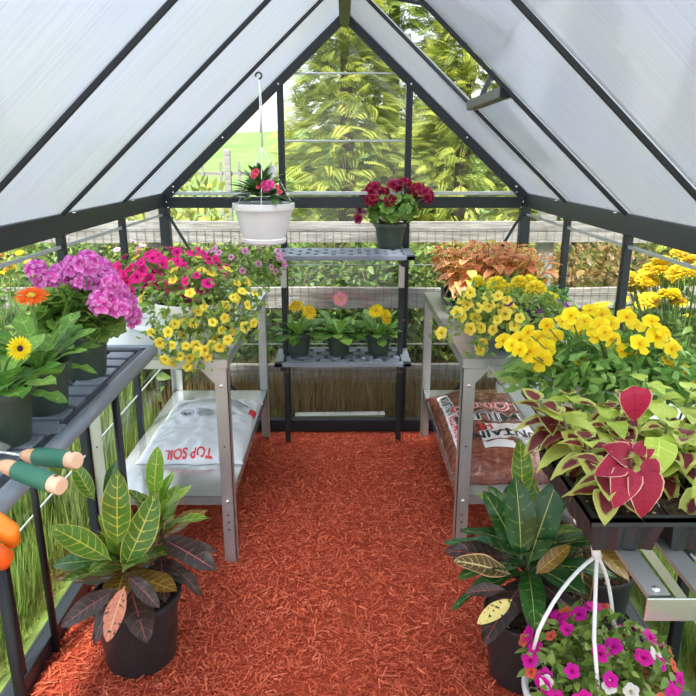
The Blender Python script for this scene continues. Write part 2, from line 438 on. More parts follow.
f_round = lambda v: math.sqrt(max(0, 1 - (2 * v - 1) ** 2)) * (.75 + .25 * v)
f_petal = lambda v: (v ** .5) * (1 if v < .65 else math.sqrt(max(0, 1 - ((v - .65) / .35) ** 2)))

def radial(nseg, rings, lobes=5, depth=.18, wav=0.):
    V, A, Q = [], [], []
    for i, (r, z) in enumerate(rings):
        fr = i / (len(rings) - 1)
        for j in range(nseg):
            a = 2 * PI * j / nseg
            k = 1 - depth * fr * (1 - abs(math.cos(lobes * a / 2)) ** .6)
            V.append((r * k * math.cos(a), r * k * math.sin(a), z + wav * fr * math.cos(lobes * a))); A.append((0, fr, 0))
    for i in range(len(rings) - 1):
        for j in range(nseg):
            Q.append([i * nseg + j, i * nseg + (j + 1) % nseg, (i + 1) * nseg + (j + 1) % nseg, (i + 1) * nseg + j])
    return (np.array(V), np.array(Q), np.array(A))

def ring_petals(mb, n, T, tilt, r0=0., z0=0., sc=1., off=0., jit=0.):
    for i in range(n):
        a = 2 * PI * (i + off) / n + jit * RNG.normal()
        o = np.array([math.cos(a), math.sin(a), 0])
        t = tilt + jit * RNG.normal()
        d = o * math.cos(t) + np.array([0, 0, math.sin(t)])
        nn = -o * math.sin(t) + np.array([0, 0, math.cos(t)])
        mb.put(T, [o * r0 + np.array([0, 0, z0])], [d], [nn], sc)

T_TRUMPET = radial(20, [(.03, -.5), (.1, -.42), (.2, -.1), (.36, .02), (.72, .05), (1, -.02)], 5, .2, .03)
def t_pansy():
    mb = MB(); pt = leaf(1, 1.05, 4, 5, f_petal, .12, .06, .02)
    for a, s, z in ((120, .62, -.03), (60, .62, -.04), (178, .6, 0), (2, .6, .01), (270, .66, .03)):
        o = np.array([math.cos(math.radians(a)), math.sin(math.radians(a)), 0])
        mb.put(pt, [o * -.04 + np.array([0, 0, z])], [o + np.array([0, 0, .18])], [(0, 0, 1)], s * 1.55)
    return mb
def t_pelhead(n=9, flor=.58):
    mb = MB(); pt = leaf(1, .95, 2, 4, f_petal, .18, .1, .03)
    fl = MB(); ring_petals(fl, 5, pt, .35, .02, 0, 1, 0, .12); F = fl.tpl()
    for i in range(n):
        z = 1 - 1.25 * (i + .5) / n; a = i * 2.39996; rr = math.sqrt(max(0, 1 - z * z))
        o = np.array([rr * math.cos(a), rr * math.sin(a), z * .8 + .1])
        x = nrm(np.cross(o, [.3, .2, 1])); mb.put(F, [o * .62], [x], [o], flor * (.9 + .25 * RNG.random()))
    return mb
def t_gerbera():
    mb = MB(); pt = leaf(1, .24, 2, 4, lambda v: (.5 + .5 * v) * (1 if v < .8 else math.sqrt(max(0, 1 - ((v - .8) / .2) ** 2))), .12, .1)
    ring_petals(mb, 20, pt, .12, .1, 0, .92, 0, .03); ring_petals(mb, 18, pt, .3, .1, .03, .76, .5, .04)
    ring_petals(mb, 14, pt, .6, .1, .04, .42, .2, .05)
    return mb
def t_gerb_eye():
    return MB().lathe([(.26, .06), (.24, .12), (.14, .17), (.001, .16)], 16)
def t_pom():
    mb = MB(); pt = leaf(1, .8, 2, 3, f_petal, .25, .2, .05)
    mb.lathe([(.001, -.35), (.5, -.25), (.66, .05), (.5, .38), (.001, .5)], 14); mb.A[-1][:, 1] = .4
    for i in range(120):
        z = 1 - 1.35 * (i + .5) / 120; a = i * 2.39996; rr = math.sqrt(max(0, 1 - z * z))
        o = np.array([rr * math.cos(a), rr * math.sin(a), z * .75])
        d = nrm(o + RNG.normal(0, .25, 3)); mb.put(pt, [o * .5], [d + np.array([0, 0, .15])], [(-o[0] * .4, -o[1] * .4, 1.0)], .5)
    return mb
def t_impatiens():
    mb = MB(); pt = leaf(1, 1.2, 4, 4, f_petal, .1, .05, .03)
    ring_petals(mb, 5, pt, .15, .02, 0, 1, 0, .15); ring_petals(mb, 4, pt, .5, .02, .03, .75, .5, .2)
    return mb
def t_spray():
    mb = MB(); lf = leaf(1, .15, 1, 2, f_ov, .1, 0)
    for k in range(9):
        y = .08 + .1 * k; ln = .44 * (1 - .62 * k / 9)
        for sgn in (-1, 1):
            base = np.array([0, y, -.25 * y * y]); d = np.array([sgn * .8, .62, -.12])
            mb.put(lf, [base], [d], [(0, 0, 1)], ln, 0)
            tip = base + nrm(d) * ln * .45
            mb.put(lf, [tip], [np.array([sgn * .25, 1, -.3])], [(0, 0, 1)], ln * .62, 0)
    mb.put(leaf(1, .07, 1, 3, f_ov, .25, 0), [(0, 0, 0)], [(0, 1, 0)], [(0, 0, 1)], 1.05, 0)
    V, Q, A = mb.tpl(); A = A.copy(); A[:, 1] = np.clip(V[:, 1], 0, 1)
    return (V, Q, A)
T_OV = leaf(1, .5, 2, 4, f_ov, .22, .22)
T_OV_LOW = leaf(1, .5, 2, 3, f_ov, .2, .2)
T_ROUND = leaf(1, .95, 4, 5, lambda v: f_round(v) * (1 + .08 * math.sin(v * 20)), .12, .16, .03, 2)
def t_fan():
    """scalloped, nearly round pelargonium leaf"""
    V, A, Q = [(0, 0, 0)], [(0, 0, 0)], []
    ns = 18
    for i, r in enumerate((.5, 1.)):
        for j in range(ns + 1):
            a = math.radians(-150 + 300 * j / ns)
            k = r * (1 + (.12 * math.cos(7 * a) if i else .02))
            V.append((k * math.sin(a) * .55, k * math.cos(a) * .55 + .4 * 0, .12 * r * r + .03 * math.cos(7 * a) * i)); A.append((a / 2.7 * .9, r, 0))
    for j in range(ns):
        Q.append([0, 1 + j, 2 + j, 0]); Q.append([1 + j, ns + 2 + j, ns + 3 + j, 2 + j])
    Qt = [q if len(set(q)) == 4 else None for q in Q]
    V = np.array(V); A = np.array(A)
    # replace centre triangles with thin quads by doubling the centre vertex
    V = np.vstack([V, [[0, .001, .001]]]); A = np.vstack([A, [[0, 0, 0]]]); c2 = len(V) - 1
    Q = [q if len(set(q)) == 4 else [0, q[1], q[2], c2] for q in Q]
    return (V, np.array(Q), A)
T_FAN = t_fan()
T_COLEUS = leaf(1, .8, 4, 7, lambda v: f_heart(v) * (1 + .06 * math.sin(v * 45)), .42, .26, .02, 4)
T_GERB = leaf(1, .52, 4, 9, f_spat, .35, .22, .02, 3)
T_CROTON = [leaf(1, w, 6, 14, f_croton, dr, .26, wv, 2) for w, dr, wv in ((.37, .2, .018), (.31, .38, .028), (.43, .1, .018))]
T_SPRAY = t_spray()
T_BLADE = leaf(1, .045, 1, 3, lambda v: 1 - v * .95, .35, 0)

def flower_mesh(kind, pm, name=None):
    mb = {'trumpet': lambda: MB().raw(*[T_TRUMPET[0], T_TRUMPET[1], None, T_TRUMPET[2]]), 'pansy': t_pansy, 'pelhead': t_pelhead,
          'gerbera': t_gerbera, 'eye': t_gerb_eye, 'pom': t_pom, 'impatiens': t_impatiens}[kind]()
    return mb.mesh(name or 'flower', pm, True)
FM = {k: flower_mesh(a, P[b]) for k, a, b in (
    ('hotpink', 'trumpet', 'hotpink'), ('yellow', 'trumpet', 'yellow'), ('palepink', 'trumpet', 'palepink'), ('magenta', 'trumpet', 'magenta'),
    ('purple', 'trumpet', 'purple'), ('whitep', 'trumpet', 'whitep'), ('coral', 'trumpet', 'coral'), ('pansy', 'pansy', 'pansy'),
    ('pelpink', 'pelhead', 'pelpink'), ('burgundy', 'pelhead', 'burgundy'), ('gerbyellow', 'gerbera', 'gerbyellow'), ('gerbpink', 'gerbera', 'gerbpink'),
    ('gerborange', 'gerbera', 'gerborange'), ('eyeyellow', 'eye', 'eyeyellow'), ('eyedark', 'eye', 'eyedark'), ('eyepink', 'eye', 'eyepink'),
    ('marigold', 'pom', 'marigold'), ('imppink', 'impatiens', 'imppink'), ('impred', 'impatiens', 'impred'))}

def bloom(root, key, pos, nv, size, spin=None, name='flower', label=None):
    o = link(name, FM[key], root)
    q = Vector(nv).normalized().to_track_quat('Z', 'Y')
    q = q @ Quaternion((0, 0, 1), RNG.random() * 2 * PI if spin is None else spin)
    o.rotation_mode = 'QUATERNION'; o.rotation_quaternion = q
    o.location = pos; o.scale = (size, size, size)
    if label: o['label'] = label
    return o

def dome(n, c, rad, low=-.25, rmin=.5):
    d = nrm(RNG.normal(size=(n * 4, 3))); d = d[d[:, 2] > low][:n]
    f = rmin + (1 - rmin) * RNG.random(len(d)) ** .6
    return np.asarray(c) + d * np.asarray(rad) * f[:, None], d
def dome_leaves(mb, T, n, c, rad, size, low=-.25, rmin=.4, jit=.55, up=.5, m=0):
    p, d = dome(n, c, rad, low, rmin)
    dd = nrm(d * np.array([1, 1, .6]) + RNG.normal(0, jit, d.shape) * .8 + np.array([0, 0, -.1]))
    nn = d * .5 + np.array([0, 0, up]) + RNG.normal(0, .35, d.shape)
    mb.put(T, p - dd * np.asarray(size) * .4, dd, nn, size * (.65 + .6 * RNG.random(len(p))), m=m)
    return p, d
def stems(mb, p0, pts, r=.0018, sag=.15, n=5):
    for q in pts:
        a = np.asarray(p0) + RNG.normal(0, .012, 3) * np.array([1, 1, 0]); b = np.asarray(q)
        mid = (a + b) / 2 + np.array([0, 0, sag * np.linalg.norm(b - a)])
        t = np.linspace(0, 1, 6)[:, None]
        mb.tube((1 - t) ** 2 * a + 2 * t * (1 - t) * mid + t * t * b, r, n, False)

def crisp(o, a=32):
    e = o.modifiers.new('crisp', 'EDGE_SPLIT'); e.split_angle = math.radians(a); return o
def pot(root, rt, rb, h, m, rim=.018, n=36, soil=True, lip=.004, part='pot'):
    mb = MB()
    mb.lathe([(.001, .0), (rb * .97, 0), (rb, .004), (rb + (rt - rb) * .8, h - rim - .002), (rt + lip, h - rim), (rt + lip * 1.3, h - .003), (rt + lip, h), (rt - .003, h), (rt - .005, h - .015), (rb * .9, .01), (.001, .01)], n)
    o = mb.build(part, m, root, True); crisp(o)
    if soil:
        sb = MB(); rr = rb + (rt - rb) * .82 - .004
        prof = [(rr, h - .022), (rr * .7, h - .016), (rr * .35, h - .012), (.001, h - .011)]
        sb.lathe(prof, n); sb.build('soil', G['soil'], root, True)
    return o
def bowl(root, rt, rb, h, m, n=44, part='pot'):
    """hanging-basket bowl with a rolled rim and a shallow saucer foot"""
    mb = MB()
    mb.lathe([(.001, 0), (rb * .9, 0), (rb * .96, .006), (rb * .985, .02), (rb * .95, .024), (rb + (rt * .97 - rb) * .5, h * .5), (rt * .965, h - .028), (rt * 1.03, h - .026), (rt * 1.05, h - .014), (rt * 1.04, h), (rt, h + .001), (rt * .95, h - .006), (rt * .93, h - .03), (rb * .85, .02), (.001, .02)], n)
    crisp(mb.build(part, m, root, True))
    sb = MB().lathe([(rt * .935, h - .026), (rt * .6, h - .014), (rt * .3, h - .008), (.001, h - .007)], n)
    sb.build('soil', G['soil'], root, True)

# ------------------------------------------------------------------ the greenhouse
XW, YB, ZE, ZR, YF = .925, 3.445, 1.29, 2.13, -.6
SL = (ZR - ZE) / XW
struct('floor', MB().box((0, (YB + YF) / 2, -.02), (2 * XW, YB - YF, .04)), G['mulch'])
struct('ground', MB().box((0, 6, -.07), (26, 14, .06)), G['lawn'])
mb = MB(); g = 24
V, Q = [], []
for j in range(g + 1):
    for i in range(g + 1):
        x = -26 + 52 * i / g; y = 12.5 + 34 * j / g
        z = -.04 + 2.9 * (1 - math.cos(PI * min(1, j / g * 1.1))) / 2 + .15 * math.sin(x * .3 + y * .2) * (j > 0)
        V.append((x, y, z))
for j in range(g):
    for i in range(g):
        a = j * (g + 1) + i; Q.append([a, a + 1, a + g + 2, a + g + 1])
struct('hill', mb.raw(V, Q), G['meadow'], True)

# chips of red mulch
mb = MB()
chip = leaf(1, .22, 1, 2, lambda v: .8 if v in (0, 1) else 1, .08, .12)
k = 62000
px = RNG.uniform(-XW + .02, XW - .02, k); py = 1.2 + (YB - 1.26) * RNG.random(k) ** 1.05
a = RNG.uniform(0, 2 * PI, k); tl = RNG.normal(0, .3, k)
d = np.stack([np.cos(a), np.sin(a), tl], 1)
nn = np.stack([RNG.normal(0, .3, k), RNG.normal(0, .3, k), np.ones(k)], 1)
size = .007 + .024 * RNG.random(k) ** 2.2
mb.put(chip, np.stack([px, py, .001 + .007 * RNG.random(k)], 1), d, nn, size)
mb.put(leaf(1, .09, 1, 2, lambda v: 1, .1, .1), np.stack([RNG.uniform(-XW + .03, XW - .03, 5000), 1.2 + (YB - 1.26) * RNG.random(5000), .004 + .006 * RNG.random(5000)], 1),
       np.stack([RNG.normal(size=5000), RNG.normal(size=5000), RNG.normal(0, .15, 5000)], 1), [(0, 0, 1)], .02 + .035 * RNG.random(5000))
tag(mb.build('mulch_chips', G['mulch'], None, False), 'shredded red wood mulch covering the greenhouse floor', 'mulch', kind='stuff')

# frame bars: each one a piece of trim
tn = [0]
def trim(mb, m='frame', bevel=.003):
    tn[0] += 1
    return struct('trim_%d' % tn[0], mb, G[m], False, bevel)
RY = [2.79, 2.175, 1.56, .945, .33, -.285]
for s in (-1, 1):
    trim(MB().bar((s * XW, YF, .03), (s * XW, YB, .03), .045, .06))                     # sill
    trim(MB().sweep([(-.028, -.033), (.02, -.033), (.034, .0), (.03, .03), (-.02, .033)] if s > 0 else [(-.02, -.033), (.028, -.033), (.02, .033), (-.03, .03), (-.034, 0)],
                    (s * XW, YF, ZE - .026), (s * XW, YB, ZE - .026), (0, 0, 1)))        # eave beam
    trim(MB().bar((s * (XW - .005), YB, 0), (s * (XW - .005), YB, ZE - .02), .05, .05, (0, 1, 0)))  # corner post
    for y in RY[:5]:
        trim(MB().bar((s * XW, y, .05), (s * XW, y, ZE - .06), .024, .028, (1, 0, 0)))
    for y in [YB] + RY:
        w = .034 if y == YB else .0125
        off = .022 if y == YB else .012
        a = np.array([s * (XW - .005), y, ZE + .005 - off]); b = np.array([s * .008, y, ZR + .002 - off])
        trim(MB().bar(a, b, w,   .05 if y == YB else .014, (0, 0, 1)))
    trim(MB().bar((s * XW, YF, .45), (s * XW, YB, .45), .006, .008), 'strip')
    trim(MB().bar((s * XW, YF, 1.19), (s * XW, YB, 1.19), .008, .012), 'strip')
    # gable post, corner brace
    trim(MB().bar((s * .315, YB, .04), (s * .315, YB, ZE + SL * (XW - .315) - .03), .032, .035, (0, 1, 0)))
    trim(MB().bar((s * .9, YB - .03, 1.2), (s * .79, YB - .03, 1.0), .014, .012, (0, 1, 0)))
    trim(MB().bar((s * .82, YB - .03, .52), (s * .56, YB - .03, .2), .014, .012, (0, 1, 0)))
trim(MB().bar((0, YF, ZR - .03), (0, YB, ZR - .03), .05, .06))
trim(MB().bar((-XW, YB, ZE - .04), (XW, YB, ZE - .04), .035, .055))
trim(MB().bar((-XW, YB, ZE + .005), (XW, YB, ZE + .005), .02, .018), 'strip')  # pale bar stands in for the highlight along the gable pane's lower lip
trim(MB().bar((-XW, YB, .035), (XW, YB, .035), .045, .07))
trim(MB().bar((-.30, YB + .004, 1.548), (.30, YB + .004, 1.548), .01, .01), 'strip')
trim(MB().bar((-.30, YB + .004, 1.86), (.30, YB + .004, 1.86), .01, .008), 'strip')
for z in (.93, .5): trim(MB().bar((-XW, YB + .004, z), (XW, YB + .004, z), .006, .006), 'strip')
bo = MB()
for s in (-1, 1):
    for y in RY[:3] + [YB]:
        for dx, dz in ((.03, .02), (.0, -.055)):
            bo.lathe([(.001, .004), (.006, .003), (.006, 0)], 8, (s * (XW - .03 - dx), y - .018, ZE - .01 + dz))
# screws on the frame
for s in (-1, 1):
    for i, (x, z) in enumerate(((.86, 1.34), (.6, 1.575), (.9, 1.265), (.32, 1.82), (.32, 1.25))):
        bo.box((s * x, YB - .03, z - .012), (.009, .008, .009))
tn[0] += 1
tag(bo.build('trim_%d' % tn[0], G['steelbolt'], None, True), kind='structure')

# glazing
def panes_side(s):
    mb = MB(); ys = [YB] + RY
    for a, b in zip(ys[:-1], ys[1:]): mb.box((s * (XW + .012), (a + b) / 2, (ZE + .02) / 2), (.003, a - b - .03, ZE - .1))
    return mb
struct('wall_left', panes_side(-1), G['glass']); struct('wall_right', panes_side(1), G['glass'])
def prism_y(poly, y0, y1):
    k = len(poly)
    V = [(x, y, z) for y in (y0, y1) for x, z in poly]
    mb = MB(); mb.raw(V, [[i, (i + 1) % k, k + (i + 1) % k, k + i] for i in range(k)])
    T = [[0, i, i + 1] for i in range(1, k - 1)]; mb.raw(V, None, T + [[k + t[0], k + t[2], k + t[1]] for t in T])
    return mb
struct('wall_back', prism_y([(-XW, .07), (XW, .07), (XW, ZE), (.02, ZR - .03), (-.02, ZR - .03), (-XW, ZE)], YB + .014, YB + .017), G['glass'])
VX0, VX1 = .10, .50                                                                     # vent opening on the right slope
def roof(s):
    mb = MB(); ys = [YB + .02] + RY
    def sheet(x0, x1, ya, yb):
        p = [np.array([s * x, y, ZE + SL * (XW - x) + .004]) for x, y in ((x0, ya), (x1, ya), (x1, yb), (x0, yb))]
        n = nrm(np.array([s * SL, 0, 1.0])) * .006
        V = p + [q + n for q in p]
        mb.raw(V, [[0, 1, 2, 3], [7, 6, 5, 4], [0, 4, 5, 1], [1, 5, 6, 2], [2, 6, 7, 3], [3, 7, 4, 0]])
    for i, (a, b) in enumerate(zip(ys[:-1], ys[1:])):
        if s > 0 and i == 1: sheet(XW + .04, VX1, a - .004, b + .004)
        else: sheet(XW + .04, .0, a - .004, b + .004)
    return mb
struct('ceiling', roof(-1), G['roof']); struct('ceiling', roof(1), G['roof'])
# opened roof vent
def rp(x, y, o=0.): return np.array([x - o * SL / math.hypot(1, SL) * -1, y, ZE + SL * (XW - x) + o])
win = tag(bpy.data.objects.new('window_1', None), kind='structure'); COL.objects.link(win)
hx, hz = VX0, ZE + SL * (XW - VX0) + .03
win.location = (hx, (RY[0] + RY[1]) / 2, hz)
ang = math.radians(-10); Lw = .56; ww = RY[0] - RY[1] - .05
dv = np.array([math.cos(ang), 0, math.sin(ang)]); nv = np.array([-math.sin(ang), 0, math.cos(ang)])
mb = MB().box(dv * Lw / 2, (Lw, ww, .006), np.stack([dv, [0, 1, 0], nv], 1)); mb.build('pane', G['roof'], win)
mb = MB()
for t in (0, Lw): mb.bar(dv * t + (0, -ww / 2, 0), dv * t + (0, ww / 2, 0), .03, .025, tuple(nv))
for sy in (-1, 1): mb.bar((0, sy * ww / 2, 0), dv * Lw + (0, sy * ww / 2, 0), .025, .025, tuple(nv))
mb.build('window_frame', G['frame'], win, False, .002)
lo = rp(VX1, 0)[2] - hz
MB().bar((VX1 - hx, -ww / 2 - .01, lo - .01), (VX1 - hx, ww / 2 + .01, lo - .01), .04, .035).build('window_sill', G['frame'], win, False, .003)
MB().bar((VX1 - hx, ww * .22, lo), tuple(dv * (Lw - .02) + np.array([0, ww * .22, 0])), .016, .016, (0, 1, 0)).build('stay_bar', G['frame'], win)

# ------------------------------------------------------------------ outside
def blades(mb, k, x0, x1, y0, y1, h0, h1, z=-.04):
    p = np.stack([RNG.uniform(x0, x1, k), RNG.uniform(y0, y1, k), np.full(k, z)], 1)
    a = RNG.uniform(0, 2 * PI, k); ln = RNG.uniform(.15, .8, k)
    d = np.stack([np.cos(a) * ln, np.sin(a) * ln, np.ones(k)], 1)
    mb.put(T_BLADE, p, d, np.stack([np.cos(a), np.sin(a), np.full(k, .4)], 1), RNG.uniform(h0, h1, k))
mb = MB()
blades(mb, 16000, -1.85, -1.08, .9, 3.6, .08, .24)
blades(mb, 6000, -1.9, -1.2, 2.2, 4.0, .2, .5)
blades(mb, 6000, -3.2, -1.6, 1.6, 4.2, .1, .3)
blades(mb, 4000, -1.12, -1.035, .9, 3.5, .03, .075)
tag(mb.build('lawn_grass', G['grass'], None, True), 'long green grass outside the left glass wall', 'grass', kind='stuff')
mb = MB(); blades(mb, 16000, 1.07, 1.9, .7, 3.3, .06, .2); blades(mb, 4000, 1.035, 1.1, .7, 3.5, .03, .075); blades(mb, 5000, 1.15, 2.6, 2.4, 4.1, .1, .4)
tag(mb.build('lawn_grass', G['grass'], None, True), 'sunlit grass outside the right glass wall', 'grass', kind='stuff')
mb = MB(); blades(mb, 7000, -1.2, 1.2, 3.62, 4.3, .06, .26)
tag(mb.build('dry_grass', G['straw'], None, True), 'dry straw coloured grass behind the back wall below the fence', 'grass', kind='stuff')

# split-rail fence with wire mesh
FY = 4.1
t = thing('rail_fence', 'weathered grey wooden rail fence with wire mesh behind the back wall', 'fence', (0, FY, 0))
for z, h in ((1.03, .125), (.62, .125), (.12, .12)):
    for x0, x1 in ((-4.8, -1.2), (-1.2, 1.25), (1.25, 4.8)):
        V, Q = [], []
        kk = 24
        for i in range(kk + 1):
            x = x0 + (x1 - x0) * i / kk
            w = .006 * mnoise.noise((x * 3, z * 7, 0)); w2 = .007 * mnoise.noise((x * 2.2, z * 9, 5))
            V += [(x, -.022, z - h / 2 + w), (x, .022, z - h / 2 + w), (x, .022, z + h / 2 + w2), (x, -.022, z + h / 2 + w2)]
        for i in range(kk):
            for j in range(4): Q.append([i * 4 + j, i * 4 + (j + 1) % 4, i * 4 + 4 + (j + 1) % 4, i * 4 + 4 + j])
        MB().raw(V, Q + [[0, 3, 2, 1], [kk * 4, kk * 4 + 1, kk * 4 + 2, kk * 4 + 3]]).build('rail', G['wood'], t)
for x in (-4.8, -3.0, -1.17, 1.25, 3.0, 4.8): MB().box((x, .06, .62), (.1, .09, 1.3)).build('post', G['wood'], t, False, .012)
mb = MB()
for x in np.arange(-3.4, 3.4, .052): mb.bar((x, -.03, 0), (x, -.03, 1.05), .0022, .0022, (0, 1, 0))
for z in np.arange(.05, 1.06, .1): mb.bar((-3.4, -.03, z), (3.4, -.03, z), .0022, .0022)
mb.build('wire_mesh', G['wire'], t)
MB().box((0, 0, 0), (.52, .04, .014)).build('x', G['galv']).name = 'metal_strip'
o = bpy.data.objects['metal_strip']; o.location = (-.03, 3.60, .03); o.rotation_euler = (.2, 0, .03); tag(o, 'white metal strip lying on the ground just outside the back wall', 'strip')
# paddock fence far out on the meadow side
t = thing('paddock_fence', 'distant grey post and rail fence on the green meadow at left', 'fence', (-2.3, 9.0, -.04))
for z in (.55, .95, 1.3): MB().bar((-3.5, 0, z), (1.6, 0, z), .03, .05).build('rail', G['wood'], t)
for x in (-3.4, -2.2, -1.0, .77, 1.5): MB().box((x, -.03, .8), (.085, .08, 1.6)).build('post', G['wood'], t, False, .01)
mb = MB()
for x in np.arange(-3.4, 1.5, .24): mb.box((x, -.03, .95), (.035, .02, 1.0))
mb.build('wire_mesh', G['wood'], t)

# conifers and shrubs
def conifer_mesh(h, r, k, m, name='foliage', size=.42):
    mb = MB()
    z = h * (.02 + .96 * RNG.random(k) ** 1.25); a = RNG.uniform(0, 2 * PI, k)
    rr = r * (1 - z / h) ** .75 * (.55 + .5 * RNG.random(k))
    o = np.stack([np.cos(a), np.sin(a), np.zeros(k)], 1)
    p = o * rr[:, None] + np.stack([np.zeros(k), np.zeros(k), z], 1)
    d = o + np.stack([RNG.normal(0, .35, k), RNG.normal(0, .35, k), RNG.uniform(-.45, .55, k)], 1)
    n = np.stack([RNG.normal(0, .45, k), RNG.normal(0, .45, k), np.ones(k)], 1) + o * .3
    mb.put(T_SPRAY, p - o * .18, d, n, size * (.6 + .6 * RNG.random(k)) * (1 - .35 * z / h))
    return mb.mesh(name, m, True)
CM = [conifer_mesh(3.9, .95, 4200, G['lf_cypress'], size=.23), conifer_mesh(3.9, .95, 4200, G['lf_cypress_green'], size=.23), conifer_mesh(3.9, .9, 4200, G['lf_cypress'], size=.22)]
trunk_m = MB().tube([(0, 0, 0), (.02, 0, 1.2), (0, .02, 3.7)], [.09, .07, .012], 8).mesh('trunk', G['bark'], True)
def tree(mi, x, y, sc, label, rz, name='golden_cypress', group='conifers behind the fence'):
    t = thing(name, label, 'tree', (x, y, -.04), rz, group); t.scale = (sc, sc, sc)
    link('foliage', CM[mi], t); link('trunk', trunk_m, t)
tree(0, .0, 5.75, 1.0, 'tall golden-green cypress seen through the middle of the back gable', .3)
tree(2, .95, 5.5, .95, 'golden cypress behind the fence, right of the gable post', 1.9)
tree(1, 1.95, 5.7, .86, 'green cypress behind the fence at the right back corner of the greenhouse', 2.2)
tree(1, .5, 7.4, 1.35, 'darker and taller green cypress standing behind the golden ones, filling the gable peak', 4.0)
tree(2, 2.95, 5.9, .72, 'short cypress beyond the right eave, above the yellow flowers', 5.0)
tree(0, -3.4, 6.6, .7, 'golden cypress far left behind the fence, beyond the left roof', 1.2)

def shrub_mesh(r, h, k, T, size, m):
    mb = MB(); dome_leaves(mb, T, k, (0, 0, h * .45), (r, r, h * .55), size, -.9, .35); return mb.mesh('foliage', m, True)
SM = {'green': shrub_mesh(.5, 1.0, 2400, T_OV_LOW, .065, G['lf_shrub']), 'gold': shrub_mesh(.5, 1.0, 2400, T_OV_LOW, .06, G['lf_shrub_gold']),
      'red': shrub_mesh(.5, 1.0, 2400, T_OV_LOW, .06, G['lf_shrub_red'])}
sb = MB()
for i in range(7):
    a = i * 2.4; sb.tube([(0, 0, 0), (.12 * math.cos(a), .12 * math.sin(a), .3), (.3 * math.cos(a), .3 * math.sin(a), .75)], [.012, .009, .004], 6)
SMT = sb.mesh('branches', G['bark'], True)
def shrub(key, x, y, sx, h, label, rz=0., group='shrubs behind the fence'):
    t = thing('garden_shrub', label, 'shrub', (x, y, -.04), rz, group); t.scale = (sx, sx, h)
    link('foliage', SM[key], t); link('branches', SMT, t); return t
shrub('green', -1.9, 4.75, 1.1, 1.12, 'green shrub behind the fence, left of the back corner post')
shrub('gold', -1.25, 5.0, 1.15, 1.45, 'yellow-green shrub behind the fence just under the left gable slope', 1.)
shrub('green', -.45, 4.75, 1.1, 1.0, 'dark green shrub behind the rails, under the white hanging basket', 2.)
shrub('green', .35, 4.72, 1.1, 1.02, 'green shrub behind the rails, in back of the plastic shelf unit', 3.)
shrub('gold', 1.0, 4.8, 1.0, 1.15, 'gold-green shrub behind the rails, in back of the orange coleus tray', 4.)
shrub('green', 2.75, 4.85, .9, .98, 'dark green shrub beyond the nearer right wall posts', 5.)
shrub('red', 1.8, 4.75, 1.05, 1.0, 'russet and green shrub behind the rails, between two right wall posts', .5)
shrub('green', 3.7, 4.8, 1.15, 1.0, 'green shrub behind the yellow goldenrod', 1.5)
shrub('gold', -2.8, 4.75, 1.1, .95, 'gold-green shrub behind the fence at far left', 2.5)
shrub('green', -3.7, 4.9, 1.2, 1.05, 'dark shrub beyond the left wall, above the orange gerbera', 3.5)
# flowering plants outside the side walls
GRM = flower_mesh('pom', P['goldrod'])
def meadow_plant(x, y, h, n, label, key, spread=.35, size=.035):
    t = thing('garden_flower', label, 'plant', (x, y, -.04), 0, 'flowers outside the side walls')
    lm = MB(); dome_leaves(lm, T_OV_LOW, 420, (0, 0, h * .5), (spread, spread, h * .5), .09, -.9, .3); lm.build('foliage', G['lf_shrub'], t, True)
    sm = MB(); p, d = dome(n, (0, 0, h * .86), (spread, spread, h * .2), -.1, .6); stems(sm, (0, 0, .02), p, .003, .1); sm.build('stems', G['stem'], t, True)
    for q, dd in zip(p, d):
        o = link('flower', GRM if key is None else FM[key], t); s_ = size * (.8 + .5 * RNG.random())
        o.location = q; o.scale = (s_, s_, s_ * (.7 if key is None else 1)); o.rotation_euler = (RNG.normal(0, .3), RNG.normal(0, .3) - .2, RNG.random() * 6)
meadow_plant(1.62, 3.05, 1.04, 60, 'clump of golden yellow flowers outside the right wall', None, .3, .042)
meadow_plant(1.75, 3.75, .72, 22, 'yellow daisy clump lower down outside the right wall, before the fence', 'gerbyellow', .35, .035)
meadow_plant(-1.75, 3.3, 1.02, 22, 'yellow flowering clump outside the left wall, above the pink geranium', 'gerbyellow', .36, .026)
meadow_plant(-2.15, 3.55, 1.05, 16, 'red-orange flowering clump outside the left wall near the roof beam', 'gerborange', .34, .026)
meadow_plant(-1.2, 3.9, 1.0, 24, 'pale pink flowering clump outside behind the left back corner', 'palepink', .3, .022)

